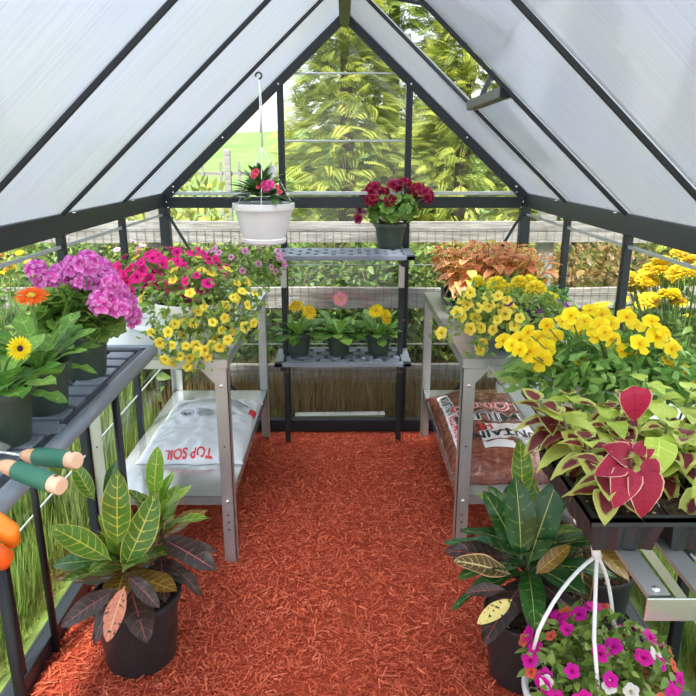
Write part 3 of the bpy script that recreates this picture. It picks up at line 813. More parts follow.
# ------------------------------------------------------------------ benches and shelves
def metal_bench(label, x, y, rz=0):
    t = thing('metal_bench', label, 'bench', (x, y, 0), rz, 'galvanised two-tier benches')
    W, L, Hh, zs = .50, 1.16, .805, .275
    def tray(z, ov=0.):
        mb = MB(); w, l = W + ov, L + ov
        mb.box((0, 0, z - .0015), (w, l, .003))
        for s in (-1, 1):
            mb.box((s * (w / 2 - .0015), 0, z - .018), (.003, l, .036)); mb.box((0, s * (l / 2 - .0015), z - .018), (w, .003, .036))
            mb.box((s * (w / 2 - .01), 0, z - .0345), (.018, l, .003)); mb.box((0, s * (l / 2 - .01), z - .0345), (w, .018, .003))
        return mb
    tray(Hh, .012).build('tabletop', G['galv'], t, False, .001)
    tray(zs, -.012).build('lower_shelf', G['galvshine'], t, False, .001)
    for sx in (-1, 1):
        for sy in (-1, 1):
            mb = MB()
            cx, cy = sx * (W / 2), sy * (L / 2)
            mb.box((cx - sx * .021, cy, Hh / 2 - .004), (.045, .003, Hh - .008)); mb.box((cx, cy - sy * .021, Hh / 2 - .004), (.003, .045, Hh - .008))
            lg = mb.build('leg', G['galv'], t)
            for z in (Hh - .03, Hh - .1, zs - .018):
                bt = MB()
                bt.lathe([(.0001, .004), (.005, .003), (.007, 0)], 8)
                V = bt.V[-1]; bt.V[-1] = np.stack([V[:, 0] + cx - sx * .022, cy + sy * (V[:, 2] + .002), V[:, 1] + z], 1)
                bt.build('bolt', G['steelbolt'], lg, True)
            for z in (zs - .075, zs - .105, zs - .135, zs + .2): MB().box((cx - sx * .022, cy + sy * .0018, z), (.006, .001, .006)).build('bolt_hole', G['inkblack'], lg)
            gm = MB()
            v = [(cx - sx * .04, cy + sy * .001, Hh - .035), (cx - sx * .095, cy + sy * .001, Hh - .035), (cx - sx * .04, cy + sy * .001, Hh - .095)]
            v += [(a, b - sy * .003, c) for a, b, c in v]
            gm.raw(v, [[0, 1, 4, 3], [1, 2, 5, 4], [2, 0, 3, 5]], [[0, 2, 1], [3, 4, 5]]).build('gusset', G['galv'], t)
    return t
BZ, SZ = .8055, .2755
metal_bench('galvanised two-tier bench on the left holding petunia baskets and a white soil bag', -.66, 2.765)
metal_bench('galvanised two-tier bench on the right holding the orange coleus tray and red-brown bag', .66, 2.765)

# near right bench: open rails, hung from the wall
t = thing('rail_bench', 'open-topped galvanised bench of spaced rails carrying the cell tray, near right', 'bench', (.7, 1.5, 0))
ZT = .80
RX = [-.198 + .081 * i for i in range(6)]
for i, x in enumerate(RX):
    MB().sweep([(-.018, -.009), (-.016, -.009), (-.016, -.003), (.016, -.003), (.016, -.009), (.018, -.009), (.018, 0), (-.018, 0)], (x, -.595, ZT), (x, .605, ZT), (0, 0, 1)).build('rail', G['galv'], t)
for y in (-.603, .610):
    MB().box((.005, y, ZT - .02), (.455, .004, .042)).build('end_lip', G['galvshine'], t, False, .0015)
for x in RX: MB().lathe([(.0001, .004), (.006, .003), (.007, 0)], 8, (x, -.58, ZT + .0005)).build('bolt', G['steelbolt'], t, True)
for y in (-.2, .5):
    MB().box((.0, y, ZT - .035), (.43, .03, .028)).build('cross_bar', G['galv'], t)
    MB().bar((-.12, y, ZT - .05), (.195, y, .34), .02, .02, (0, 1, 0)).build('bracket', G['galv'], t)
    MB().box((.2, y, .385), (.03, .03, .77)).build('leg', G['galv'], t)

def slat_panel(mb, bl, w, d, z, cols, rows, gap=.02):
    """plastic shelf top with staggered raised blocks; w along x, d along y"""
    mb.box((0, 0, z - .017), (w - .03, d - .03, .006))
    for s in (-1, 1):
        mb.box((s * (w / 2 - .022), 0, z - .008), (.044, d, .022)); mb.box((0, s * (d / 2 - .014), z - .008), (w, .028, .022))
    iw, idp = w - .1, d - .06
    for j in range(rows):
        y = -idp / 2 + idp * (j + .5) / rows
        for i in range(cols + (j % 2)):
            bw = iw / cols
            x = -iw / 2 + bw * (i + (.5 if j % 2 == 0 else 0))
            x0, x1 = max(x - bw / 2 + gap / 2, -iw / 2), min(x + bw / 2 - gap / 2, iw / 2)
            if x1 - x0 > .01: bl.box(((x0 + x1) / 2, y, z - .006), (x1 - x0, idp / rows - gap * .75, .016))
def plastic_staging():
    t = thing('plant_staging', 'dark grey slatted plastic staging along the left wall, pots and tools on it', 'staging', (-.765, 1.36, 0))
    a, b = MB(), MB()
    L, W, Z = 1.28, .32, .9
    # long axis runs along y: build along x then turn
    slat_panel(a, b, L, W, Z, 15, 3, .018)
    for m_ in (a, b):
        m_.V = [np.stack([-v[:, 1], v[:, 0], v[:, 2]], 1) for v in m_.V]
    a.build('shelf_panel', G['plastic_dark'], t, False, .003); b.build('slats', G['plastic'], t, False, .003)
    r = MB().tube([(W / 2, -L / 2, Z - .012), (W / 2, L / 2, Z - .012)], .019, 12); r.build('edge_rail', G['plastic'], t, True)
    r = MB().tube([(-W / 2, -L / 2, Z - .012), (-W / 2, L / 2, Z - .012)], .014, 12); r.build('edge_rail', G['plastic'], t, True)
    MB().box((0, L / 2 - .01, Z - .008), (W, .03, .03)).build('end_rail', G['plastic'], t, False, .005)
    MB().box((0, -.02, Z - .006), (W - .02, .05, .026)).build('middle_rail', G['plastic'], t, False, .005)
    for x, y in ((.13, -.3), (.13, .36), (-.13, -.3), (-.13, .36), (.13, -.6), (-.13, -.6)):
        MB().tube([(x, y, 0), (x, y, Z - .02)], .011, 10).build('leg', G['blackmetal'], t, True)
plastic_staging()
def shelf_unit():
    t = thing('shelf_unit', 'grey slatted plastic two-shelf stand against the back wall', 'shelf', (-.012, 3.27, 0))
    for z, w in ((1.02, .69), (.49, .68)):
        a, b = MB(), MB(); slat_panel(a, b, w, .29, z, 7, 4, .02)
        s = a.build('shelf', G['plastic'], t, False, .003); b.build('slats', G['plastic'], s, False, .003)
        for x in (-.3, .3):
            MB().box((x, -.03, z - .035), (.03, .1, .05)).build('bracket', G['frame'], t, False, .004)
    for x in (-.295, .295):
        MB().box((x, .02, .5), (.026, .026, 1.0)).build('leg', G['frame'], t, False, .003)
        MB().box((x, .02, .9), (.03, .03, .12)).build('sleeve', G['galv'], t, False, .003)
        MB().box((x, .02, .42), (.03, .03, .06)).build('sleeve', G['bark'], t, False, .003)
shelf_unit()

# ------------------------------------------------------------------ placing helpers: where a photo point lies at a given depth or height
def ray(u, v):
    y = (348 - v) / FPX
    return np.array([(u - 345) / FPX, math.cos(TH) + y * math.sin(TH), -math.sin(TH) + y * math.cos(TH)])
def aty(u, v, Y): r = ray(u, v); return np.array([0, 0, H0]) + r * (Y / r[1])
def atz(u, v, Z): r = ray(u, v); return np.array([0, 0, H0]) + r * ((Z - H0) / r[2])

# ------------------------------------------------------------------ gerberas
def gerbera(label, loc, flowers, rt=.062, h=.105, n=24, L=.12, group='potted gerberas', size=.033):
    """flowers: (local position, normal, petal key, eye key)"""
    t = thing('potted_gerbera', label, 'potted plant', loc, RNG.random() * 0, group)
    pot(t, rt, rt * .78, h, G['greenpot'])
    mb = MB()
    for i in range(n):
        a = i * 2.39996 + RNG.normal(0, .15); el = math.radians(68 - 62 * (i / n) + RNG.normal(0, 6))
        o = np.array([math.cos(a), math.sin(a), 0]); d = o * math.cos(el) + np.array([0, 0, math.sin(el)])
        mb.put(T_GERB, [o * .012 + (0, 0, h - .015)], [d], [np.array([0, 0, 1.]) - o * .2], L * (.8 + .4 * RNG.random()))
    mb.build('foliage', G['lf_gerbera'], t, True)
    for pos, nv_, key, eye in flowers:
        p = np.asarray(pos, float); nv_ = nrm(np.asarray(nv_, float))
        s0 = np.array([RNG.normal(0, .01), RNG.normal(0, .01), h - .02])
        tt = np.linspace(0, 1, 8)[:, None]; e = p - nv_ * size * .1; c = (s0 + e) / 2 + np.array([0, 0, .03]) - nv_ * .02 * np.array([1, 1, 0])
        MB().tube((1 - tt) ** 2 * s0 + 2 * tt * (1 - tt) * c + tt * tt * e, .0032, 7).build('flower_stalk', G['stem'], t, True)
        f = bloom(t, key, p, nv_, size)
        link('flower_eye', FM[eye], f)
    return t
ZP = .902
l = atz(8, 440, ZP); l[2] = ZP
gerbera('green pot with one small yellow gerbera nodding sideways, nearest on the plastic staging', l, [(aty(20, 348, l[1] - .02) - l, (.75, -.6, .15), 'gerbyellow', 'eyedark')], .062, .12, 24, .125, size=.026)
l = atz(47, 409, ZP)
gerbera('green pot with one orange gerbera, middle of three pots on the plastic staging', l, [(aty(32, 296, l[1]) - l, (.15, -.35, .9), 'gerborange', 'eyeyellow')], .062, .12, 24, .12, size=.038)
for label, u, fl in (('potted gerbera with two yellow flowers, at the left end of the lower plastic shelf', 299, [((296, 306), (-.1, -.5, .8), 'gerbyellow', 'eyeyellow'), ((309, 312), (.4, -.7, .5), 'gerbyellow', 'eyeyellow')]),
                     ('potted gerbera with one tall pink flower, between two yellow ones on the lower shelf', 339, [((340, 299), (.05, -.95, .35), 'gerbpink', 'eyepink')]),
                     ('potted gerbera with drooping yellow flowers, at the right end of the lower shelf', 378, [((376, 311), (-.2, -.6, .7), 'gerbyellow', 'eyeyellow'), ((386, 317), (.7, -.6, .3), 'gerbyellow', 'eyeyellow')])):
    l = atz(u, 353, .4965)
    gerbera(label, l, [(aty(*q, l[1] - .03) - l, n_, a_, b_) for q, n_, a_, b_ in fl],   .066, .112, 26, .135, size=.044 if u != 339 else .04)

# ------------------------------------------------------------------ pelargoniums
def pelargonium(label, loc, heads, key, size, rt, h, c, rad, leaf_size, n=130, pm='greenpot'):
    t = thing('potted_geranium', label, 'potted plant', loc)
    pot(t, rt, rt * .8, h, G[pm])
    mb = MB(); dome_leaves(mb, T_FAN, n, c, rad, leaf_size, -.45, .6, .4, .55); mb.build('foliage', G['lf_pelargonium'], t, True)
    sm = MB(); L0 = np.asarray(loc)
    pts = [np.asarray(p) - L0 for p in heads]
    stems(sm, (0, 0, h - .02), pts, .0026, .08); sm.build('stems', G['stem'], t, True)
    for p in pts: bloom(t, key, p, nrm(p - np.array([0, 0, h * .6])) + np.array([0, -.3, .2]), size * (.85 + .35 * RNG.random()), name='flower_head')
    return t
l = atz(86, 374, ZP)
HP = [(37, 270), (48, 282), (60, 273), (74, 268), (88, 263), (100, 270), (82, 283), (66, 289), (95, 284), (58, 304), (71, 309), (112, 283), (118, 295), (125, 304), (105, 292), (130, 316), (48, 296), (92, 296), (80, 273), (108, 276), (64, 281), (120, 308), (103, 302)]
pelargonium('orchid pink geranium in a dark green pot, furthest pot on the plastic staging', l,
            [aty(u, v, l[1] + RNG.uniform(-.07, .07)) for u, v in HP], 'pelpink', .036, .068, .128, (0, -.0, .16), (.125, .115, .095), .05, 300)
l = atz(390, 247, 1.0265)
HB = [(366, 196), (374, 190), (384, 194), (395, 187), (402, 200), (411, 196), (418, 190), (426, 196), (362, 208), (361, 217), (391, 202), (405, 184), (380, 203), (415, 203), (372, 200)]
pelargonium('burgundy geranium in a dark green pot, alone on the top plastic shelf', l,
            [aty(u, v, l[1] + RNG.uniform(-.06, .06)) for u, v in HB], 'burgundy', .042, .079, .122, (.02, 0, .185), (.135, .11, .085), .062, 130)

# ------------------------------------------------------------------ baskets of petunias and calibrachoa
def basket(name, label, loc, shape, leaf_dome, nleaf, lsize, flowers, m='white', lm='lf_petunia', hang=None, rmin=.35, group=None, trail=0, lowleaf=-.5):
    t = thing(name, label, 'flower basket', loc, 0, group)
    (bowl if m == 'white' else pot)(t, *shape, G[m])
    mb = MB(); c, rad = leaf_dome
    p, d = dome_leaves(mb, T_OV_LOW, nleaf, c, rad, lsize, lowleaf, rmin, .7, .5)
    mb.build('foliage', G[lm], t, True)
    sm = MB(); stems(sm, (0, 0, shape[2] * .9), p[::7][:60], .0013, .25, 4); sm.build('stems', G['stem'], t, True)
    tm = MB()
    for key, pts, size, up in flowers:
        if len(pts) and size < .03 and trail:
            P_ = np.repeat(np.array([q for q, _ in pts]), trail, 0) + RNG.normal(0, .02, (len(pts) * trail, 3)) + np.array([0, .035, -.012])
            D_ = nrm(RNG.normal(0, 1, P_.shape) + np.array([0, -.5, -.2])); tm.put(T_OV_LOW, P_, D_, RNG.normal(0, .4, P_.shape) + np.array([0, -.7, .7]), lsize * (.7 + .6 * RNG.random(len(P_))))
            sm2 = np.array([q for q, _ in pts]); stems(tm, (0, 0, shape[2]), sm2 + np.array([0, .006, 0]), .0012, .3, 4)
    if tm.n: tm.build('trailing_leaves', G[lm], t, True)
    for key, pts, size, up in flowers:
        for q, dd in pts:
            bloom(t, key, q, nrm(dd) + np.array([0, -.35, up]) + RNG.normal(0, .25, 3), size * (.8 + .4 * RNG.random()))
    return t
def pts_dome(n, c, rad, low=-.2, sector=None):
    p, d = dome(n * 3, c, rad, low, .93)
    if sector is not None: k = sector(p); p, d = p[k], d[k]
    return list(zip(p[:n], d[:n]))
def fit(loc, uv, ys, jit=.03):
    """points seen at photo places uv at depth ys: returns local positions and directions from the basket's middle"""
    out = []
    for u, v in uv:
        w = aty(u, v, ys + RNG.normal(0, jit)) - np.asarray(loc)
        out.append((w, nrm(w - np.array([0, 0, .1]))))
    return out
lA = (-.77, 2.63, BZ); lB = (-.555, 2.385, BZ); lC = (-.56, 3.06, BZ)
cA, rA = (.06, 0, .22), (.24, .2, .105)
HPUV = [(114, 268), (123, 274), (130, 266), (127, 282), (137, 277), (141, 263), (146, 285), (153, 258), (155, 272), (158, 283), (165, 278), (168, 288), (172, 268), (120, 287), (142, 271), (150, 279), (184, 268), (178, 261), (118, 276), (132, 291), (163, 264)]
basket('petunia_basket', 'hot pink petunias in a white bowl on the left bench, beside the glass wall', lA, (.145, .1, .16), (cA, rA), 620, .036,
       [('hotpink', pts_dome(58, cA, rA, -.1), .024, .25), ('hotpink', fit(lA, HPUV, 2.45, .04), .024, .2), ('yellow', pts_dome(5, cA, rA, .2), .02, .6)])
cB, rB = (.03, -.03, .155), (.215, .2, .14)
YB_UV = [(168, 332), (160, 343), (172, 345), (186, 346), (180, 356), (172, 362), (165, 360), (190, 358), (198, 352), (205, 350), (212, 345), (220, 347), (228, 340), (175, 324), (194, 323), (182, 335), (204, 307), (225, 306), (236, 298), (248, 305), (254, 323), (213, 322), (225, 318), (184, 322), (198, 311), (151, 332), (196, 345), (208, 357), (216, 338), (245, 327), (188, 367), (222, 330), (232, 332)]
PB_UV = [(185, 300), (176, 312), (195, 297), (177, 320), (190, 292), (203, 290), (180, 290), (172, 281), (186, 281), (197, 275), (208, 283)]
basket('calibrachoa_basket', 'yellow calibrachoa spilling over the front edge of the left bench from a white bowl', lB, (.15, .105, .17), (cB, rB), 1000, .028,
       [('yellow', fit(lB, [c for c in YB_UV if c[1] < 345], 2.2, .03) + fit(lB, [c for c in YB_UV if c[1] >= 345], 2.145, .012), .019, .25), ('yellow', pts_dome(22, cB, rB, .1), .0185, .5), ('hotpink', fit(lB, PB_UV, 2.3, .04), .022, .4)], lowleaf=-.8, trail=11)
cC, rC = (.09, 0, .18), (.2, .18, .12)
basket('calibrachoa_basket', 'pale pink small-flowered calibrachoa in a white bowl at the far end of the left bench', lC, (.125, .09, .14), (cC, rC), 620, .03,
       [('palepink', pts_dome(48, cC, rC, -.35), .017, .2)], lowleaf=-.7)

# right bench
l = (.62, 2.33, BZ); cY, rY = (-.01, 0, .125), (.2, .17, .085)
YY = [(461, 300), (462, 316), (470, 293), (478, 308), (481, 328), (470, 329), (489, 306), (497, 320), (500, 308), (507, 300), (480, 350), (483, 342), (457, 312), (475, 318), (493, 330), (505, 314), (512, 308), (467, 305), (441, 333), (488, 296), (498, 296), (520, 318), (515, 326)]
PU = [(517, 307), (541, 315), (550, 322), (540, 309), (515, 323), (568, 307), (560, 303), (487, 361), (484, 354), (508, 302), (552, 335), (536, 302), (529, 313), (575, 312)]
basket('calibrachoa_pot', 'pale yellow and purple calibrachoa in a green pot at the front of the right bench', l, (.1, .08, .115), (cY, rY), 760, .028,
       [('yellow', fit(l, YY, 2.17, .03), .022, .3), ('purple', fit(l, PU, 2.3, .05), .02, .3)], 'greenpot', lowleaf=-.8, trail=12)
# marigolds
l = np.array((.72, 2.62, BZ))
t = thing('potted_marigold', 'pot of large yellow pompom marigolds between orange coleus tray and purple calibrachoa', 'potted plant', l)
pot(t, .095, .075, .12, G['greenpot'])
mb = MB(); dome_leaves(mb, leaf(1, .22, 2, 4, f_ov, .2, .2), 700, (-.02, -.02, .125), (.19, .15, .075), .05, -.4, .4); mb.build('foliage', G['lf_marigold'], t, True)
MH = [(478, 280, .034), (492, 292, .036), (497, 283, .046), (512, 290, .05), (520, 281, .04), (526, 296, .046), (536, 288, .05), (545, 295, .04), (552, 297, .036), (488, 301, .03), (505, 299, .034), (530, 280, .04)]
hp = [aty(u, v, 2.52 + RNG.normal(0, .04)) - l for u, v, _ in MH]
sm = MB(); stems(sm, (0, 0, .1), hp, .0028, .05); sm.build('stems', G['stem'], t, True)
for p, (_, _, s_) in zip(hp, MH): bloom(t, 'marigold', p - np.array([0, 0, .008]), (RNG.normal(0, .15), -.35, 1), s_ * .9, name='flower_head')

# pansies
l = np.array((.66, 1.60, ZT + .001))
t = thing('pansy_bowl', 'big bright yellow pansies in a white bowl on the rail bench', 'flower basket', l)
bowl(t, .165, .11, .15, G['white'])
mb = MB(); dome_leaves(mb, T_OV, 1400, (-.01, -.035, .16), (.26, .19, .10), .038, -.45, .35, .7, .6); mb.build('foliage', G['lf_pansy'], t, True)
PZ = [(503, 341), (512, 346), (520, 340), (528, 333), (537, 340), (530, 352), (547, 326), (556, 337), (545, 350), (563, 322), (573, 326), (582, 333), (579, 362), (590, 311), (602, 315), (610, 324), (596, 336), (612, 340), (627, 318), (634, 325), (640, 345), (622, 352), (634, 352), (648, 330), (657, 338), (664, 334), (672, 350), (676, 345), (668, 362), (686, 375), (592, 378), (535, 365), (541, 360), (571, 316), (600, 327), (690, 385), (625, 385), (613, 383), (520, 350), (605, 333), (652, 322), (585, 322)]
pp = [(aty(u, v, 1.50 + RNG.normal(0, .04) + max(0, (348 - v)) * .0022) - l) for u, v in PZ]
sm = MB(); stems(sm, (0, 0, .13), pp, .0018, -.12); sm.build('stems', G['stem'], t, True)
for p in pp:
    bloom(t, 'pansy', p, nrm(p * np.array([1, .6, .4])) * .6 + np.array([0, -.75, .5]) + RNG.normal(0, .25, 3), .027 * (.8 + .4 * RNG.random()), spin=RNG.normal(0, .4))

# ------------------------------------------------------------------ trays of coleus
def tray(t, w, d, h, cols, rows, m='black', rim=.012):
    mb = MB()
    for s in (-1, 1):
        mb.box((0, s * (d / 2 - rim / 2), h - .004), (w, rim, .008)); mb.box((s * (w / 2 - rim / 2), 0, h - .004), (rim, d - 2 * rim, .008))
    for s in (-1, 1):
        mb.box((0, s * (d / 2 - .001), h - .008), (w, .002, .016)); mb.box((s * (w / 2 - .001), 0, h - .008), (.002, d, .016))
    mb.build('tray_rim', G[m], t)
    for i in range(cols):
        for j in range(rows):
            cx = -w / 2 + w * (i + .5) / cols; cy = -d / 2 + d * (j + .5) / rows
            a, b = w / cols / 2 - .004, d / rows / 2 - .004
            k = 48; V, Q = [], []
            for z, f in ((h - .004, 1), (h * .55, .9), (.003, .8), (.0, .76)):
                for q in range(k):
                    an = 2 * PI * q / k; c_, s_ = math.cos(an), math.sin(an)
                    rr = 1 / max(abs(c_), abs(s_)) * (1 - .06 * (q % 4 < 2) * (z < h - .01))
                    V.append((cx + a * f * rr * c_, cy + b * f * rr * s_, z))
            for r_ in range(3):
                for q in range(k): Q.append([r_ * k + (q + 1) % k, r_ * k + q, (r_ + 1) * k + q, (r_ + 1) * k + (q + 1) % k])
            V.append((cx, cy, 0)); T = [[3 * k + (q + 1) % k, 3 * k + q, 4 * k] for q in range(k)]
            MB().raw(V, Q, T).build('cell', G[m], t, False)
    V = [(x, y, h - .010 + .003 * RNG.normal()) for y in np.linspace(-d / 2 + .006, d / 2 - .006, 20) for x in np.linspace(-w / 2 + .006, w / 2 - .006, 30)]
    MB().raw(V, [[j * 30 + i, j * 30 + i + 1, j * 30 + 31 + i, j * 30 + 30 + i] for j in range(19) for i in range(29)]).build('soil', G['soil'], t, True)
def coleus_plant(mb, base, h, n, size, m=0, mats=(0,), lean=None, el0=-.75, el1=.45):
    """opposite pairs of leaves up a stem"""
    base = np.asarray(base, float)
    top = base + np.array([RNG.normal(0, .02), RNG.normal(0, .02), h]) + (0 if lean is None else np.asarray(lean))
    for i in range(n):
        f = .22 + .78 * (i + .5) / n; p = base + (top - base) * f
        a0 = (i % 2) * PI / 2 + RNG.normal(0, .35)
        s_ = size * (1.12 - .55 * f) * (.85 + .3 * RNG.random())
        for a in (a0, a0 + PI):
            o = np.array([math.cos(a), math.sin(a), 0]); el = el0 + (el1 - el0) * f + RNG.normal(0, .2)
            d = o * math.cos(el) + np.array([0, 0, math.sin(el)])
            mb.put(T_COLEUS, [p + o * .006], [d], [np.array([0, 0, 1.]) + o * .25], s_, m=mats[RNG.integers(len(mats))])
    return base, top
l = np.array((.655, 3.0, BZ))
t = thing('coleus_tray', 'black tray of orange-red coleus seedlings at the far end of the right bench', 'plant tray', l)
tr = MB()
for s in (-1, 1):
    tr.box((0, s * .236, .024), (.36, .004, .048)); tr.box((s * .178, 0, .024), (.004, .47, .048))
    tr.box((0, s * .238, .047), (.37, .01, .004)); tr.box((s * .18, 0, .047), (.01, .48, .004))
tr.box((0, 0, .002), (.356, .47, .004)); tr.build('base_tray', G['plastic_dark'], t, False, .001)
pk = bpy.data.objects.new('cell_pack', None); COL.objects.link(pk); pk.parent = t; pk.location = (0, 0, .0045)
tray(pk, .34, .455, .10, 3, 4, 'plastic_dark')
mb = MB(); sm = MB()
for i in range(6):
    for j in range(8):
        b, tp = coleus_plant(mb, (-.14 + .056 * i, -.2 + .057 * j, .10), .17 + .04 * RNG.random() - .04 * ((i - 2.5) / 3) ** 2, 6, .08, mats=(0, 0, 0, 0, 0, 0, 1, 1), lean=((i - 2.5) * .024, (j - 3.5) * .013, 0))
        sm.tube([b, tp], .002, 5)
mb.build('foliage', [G['lf_coleus_orange'], G['lf_coleus_gold'], G['lf_shrub_red']], t, True); sm.build('stems', G['stempurple'], t, True)

l = np.array((.70, 1.185, ZT + .001))
t = thing('coleus_tray', 'black cell tray of lime and maroon coleus on the rail bench, nearest plants at right', 'plant tray', l)
tray(t, .56, .36, .078, 4, 2, 'black')
mb = MB(); sm = MB()
for i in range(9):
    for j in range(4):
        if i in (1, 2) and j == 0: continue
        b, tp = coleus_plant(mb, (-.225 + .057 * i, -.13 + .088 * j, .07), .065 + .045 * RNG.random() + .012 * j, 6 if j else 5, .078, mats=(0, 0, 0, 0, 1) if i not in (3, 4) else (0, 1, 1), lean=((i - 4) * .012, -.02 + .012 * j, 0))
        MB().tube([b, tp], .0025, 5).build('stem', G['stem'], t, True)
mb.build('foliage', [G['lf_coleus'], G['lf_coleus_lime']], t, True)
# the crimson plant in the front row
rb = aty(630, 500, 1.05) - l; rt_ = aty(631, 452, 1.02) - l
MB().tube([rb * np.array([1, 1, 0]) + (0, .02, .07), (rb + rt_) / 2, rt_], .003, 6).build('crimson_stem', G['stempurple'], t, True)
for (u, v, Y), (u2, v2, Y2), s_ in (((628, 468, 1.0), (622, 503, .965), .07), ((642, 470, 1.0), (650, 514, .965), .078), ((622, 462, 1.01), (606, 470, .98), .055), ((645, 460, 1.02), (659, 484, 1.0), .06), ((630, 455, 1.02), (624, 438, 1.04), .05), ((636, 455, 1.02), (646, 442, 1.03), .045), ((628, 458, 1.02), (616, 448, 1.0), .04), ((640, 458, 1.03), (652, 452, 1.02), .042)):
    a, b = aty(u, v, Y) - l, aty(u2, v2, Y2) - l
    lm = MB().put(T_COLEUS, [a], [b - a], [(.05, -.8, .6)], np.linalg.norm(b - a) * 1.12)
    lm.build('leaf', G['lf_coleus_red'], t, True)['label'] = 'crimson leaf with pale edge'
a, b = aty(637, 412, 1.12) - l, aty(634, 386, 1.13) - l
MB().put(T_COLEUS, [b], [a - b], [(-.2, -1, .35)], .072).build('leaf', G['lf_coleus_red'], t, True)['label'] = 'pink-red upright leaf'
a, b = aty(660, 438, 1.05) - l, aty(660, 472, 1.0) - l
MB().put(T_COLEUS, [a], [b - a], [(0, -.9, .5)], .072).build('leaf', G['lf_coleus_lime'], t, True)['label'] = 'bright lime leaf'

# ------------------------------------------------------------------ crotons
def croton(label, loc, rt, h, clusters, extra=(), name='potted_croton', pm='black'):
    t = thing(name, label, 'potted plant', loc, 0)
    pot(t, rt, rt * .8, h, G[pm])
    for stem_pts, n, Lr, el0, el1, mats, a0 in clusters:
        MB().tube(stem_pts, np.linspace(.009, .006, len(stem_pts)), 8).build('stem', G['bark'], t, True)
        P_ = np.asarray(stem_pts, float)
        for i in range(n):
            f = i / (n - 1)                                    # 0 at the top of the stem
            s_ = (1 - f * .6) * (len(P_) - 1); k = min(int(s_), len(P_) - 2); p = P_[k] + (P_[k + 1] - P_[k]) * (s_ - k)
            a = a0 + i * 2.39996; el = math.radians(el0 + (el1 - el0) * f + RNG.normal(0, 6))
            o = np.array([math.cos(a), math.sin(a), 0]); d = o * math.cos(el) + np.array([0, 0, math.sin(el)])
            L = Lr[0] + (Lr[1] - Lr[0]) * min(1, f * 1.8) * (.85 + .3 * RNG.random())
            key = mats[min(int(f * len(mats)), len(mats) - 1)]
            lm = MB().put(T_CROTON[RNG.integers(3)], [p], [d], [np.array([0, 0, 1.]) - o * .45], L)
            lm.build('leaf', G[key], t, True)
    L0 = np.asarray(loc)
    for (a, b, nv_, L, key, lab) in extra:
        a, b = np.asarray(a) - L0, np.asarray(b) - L0
        lf = MB().put(T_CROTON[0], [a], [b - a], [nv_], np.linalg.norm(b - a) if L is None else L).build('leaf', G[key], t, True)
        if lab: lf['label'] = lab
    return t
q = np.array((-.625, 1.70, .004))
croton('large croton with yellow-veined green leaves in a black pot, left foreground', q, .128, .225,
       [([(0, -.02, .2), (-.015, -.02, .29), (-.03, -.03, .37)], 26, (.12, .19), 82, -20, ('lf_croton_lime', 'lf_croton', 'lf_croton', 'lf_croton_bronze', 'lf_croton_dark'), 4.2),
        ([(.05, .03, .2), (.06, .08, .31), (.055, .13, .42)], 24, (.12, .17), 82, -18, ('lf_croton_lime', 'lf_croton', 'lf_croton_bronze', 'lf_croton_dark'), 1.0)],
       [(aty(118, 545, 1.62), aty(114, 478, 1.60), (.1, -1, .3), None, 'lf_croton', 'upright yellow-veined leaf'),
        (aty(154, 497, 1.80), aty(155, 450, 1.80), (0, -1, .3), None, 'lf_croton_lime', 'bright lime topmost leaf'),
        (aty(112, 560, 1.60), aty(51, 522, 1.62), (.2, -.6, .8), None, 'lf_croton', None),
        (aty(122, 572, 1.6), aty(158, 498, 1.66), (.5, -.8, .4), None, 'lf_croton', None),
        (aty(95, 500, 1.85), aty(72, 462, 1.9), (.2, -.8, .5), None, 'lf_croton', None),
        (aty(108, 502, 1.9), aty(112, 460, 1.95), (-.3, -.8, .5), None, 'lf_croton_deep', None),
        (aty(160, 538, 1.72), aty(212, 560, 1.60), (.1, -.4, .9), None, 'lf_croton_dark', 'dark leaf reaching over the mulch'),
        (aty(118, 588, 1.54), aty(58, 622, 1.46), (-.1, -.6, .7), None, 'lf_croton_dark', 'dark leaf with red veins'),
        (aty(125, 585, 1.52), aty(104, 640, 1.42), (.0, -.8, .5), None, 'lf_croton_pink', 'salmon pink leaf'),
        (aty(128, 575, 1.54), aty(158, 604, 1.48), (.2, -.6, .8), None, 'lf_croton_dark', None),
        (aty(100, 560, 1.6), aty(50, 560, 1.6), (0, -.5, .9), None, 'lf_croton_deep', None)])
q = np.array((.515, 1.62, .004))
DG = ('lf_croton', 'lf_croton_deep', 'lf_croton_deep', 'lf_croton_deep', 'lf_croton_dark')
croton('large deep green croton in a black pot beside the right bench leg', q, .11, .22,
       [([(0, 0, .2), (0, 0, .33), (.0, .01, .44)], 32, (.18, .23), 82, -22, DG, 2.0)],
       [(aty(522, 500, 1.64), aty(523, 443, 1.66), (0, -1, .3), None, 'lf_croton', 'upright topmost leaf'),
        (aty(520, 560, 1.58), aty(482, 464, 1.60), (.4, -.8, .4), .21, 'lf_croton_deep', None),
        (aty(528, 565, 1.52), aty(553, 488, 1.5), (-.4, -.8, .3), .24, 'lf_croton_deep', None),
        (aty(521, 560, 1.5), aty(520, 480, 1.5), (0, -1, .3), .22, 'lf_croton_deep', None),
        (aty(510, 575, 1.55), aty(461, 556, 1.52), (.1, -.5, .9), None, 'lf_croton_net', 'leaf netted in pink and cream'),
        (aty(508, 560, 1.6), aty(450, 545, 1.58), (.1, -.5, .9), None, 'lf_croton_dark', None),
        (aty(505, 590, 1.5), aty(466, 590, 1.5), (.1, -.5, .9), None, 'lf_croton_dark', None),
        (aty(512, 600, 1.46), aty(478, 622, 1.42), (0, -.6, .8), None, 'lf_croton_yellow', 'yellow speckled leaf'),
        (aty(535, 575, 1.5), aty(568, 545, 1.5), (-.2, -.6, .8), None, 'lf_croton_bronze', None)])
q = np.array((.765, 1.80, .004))
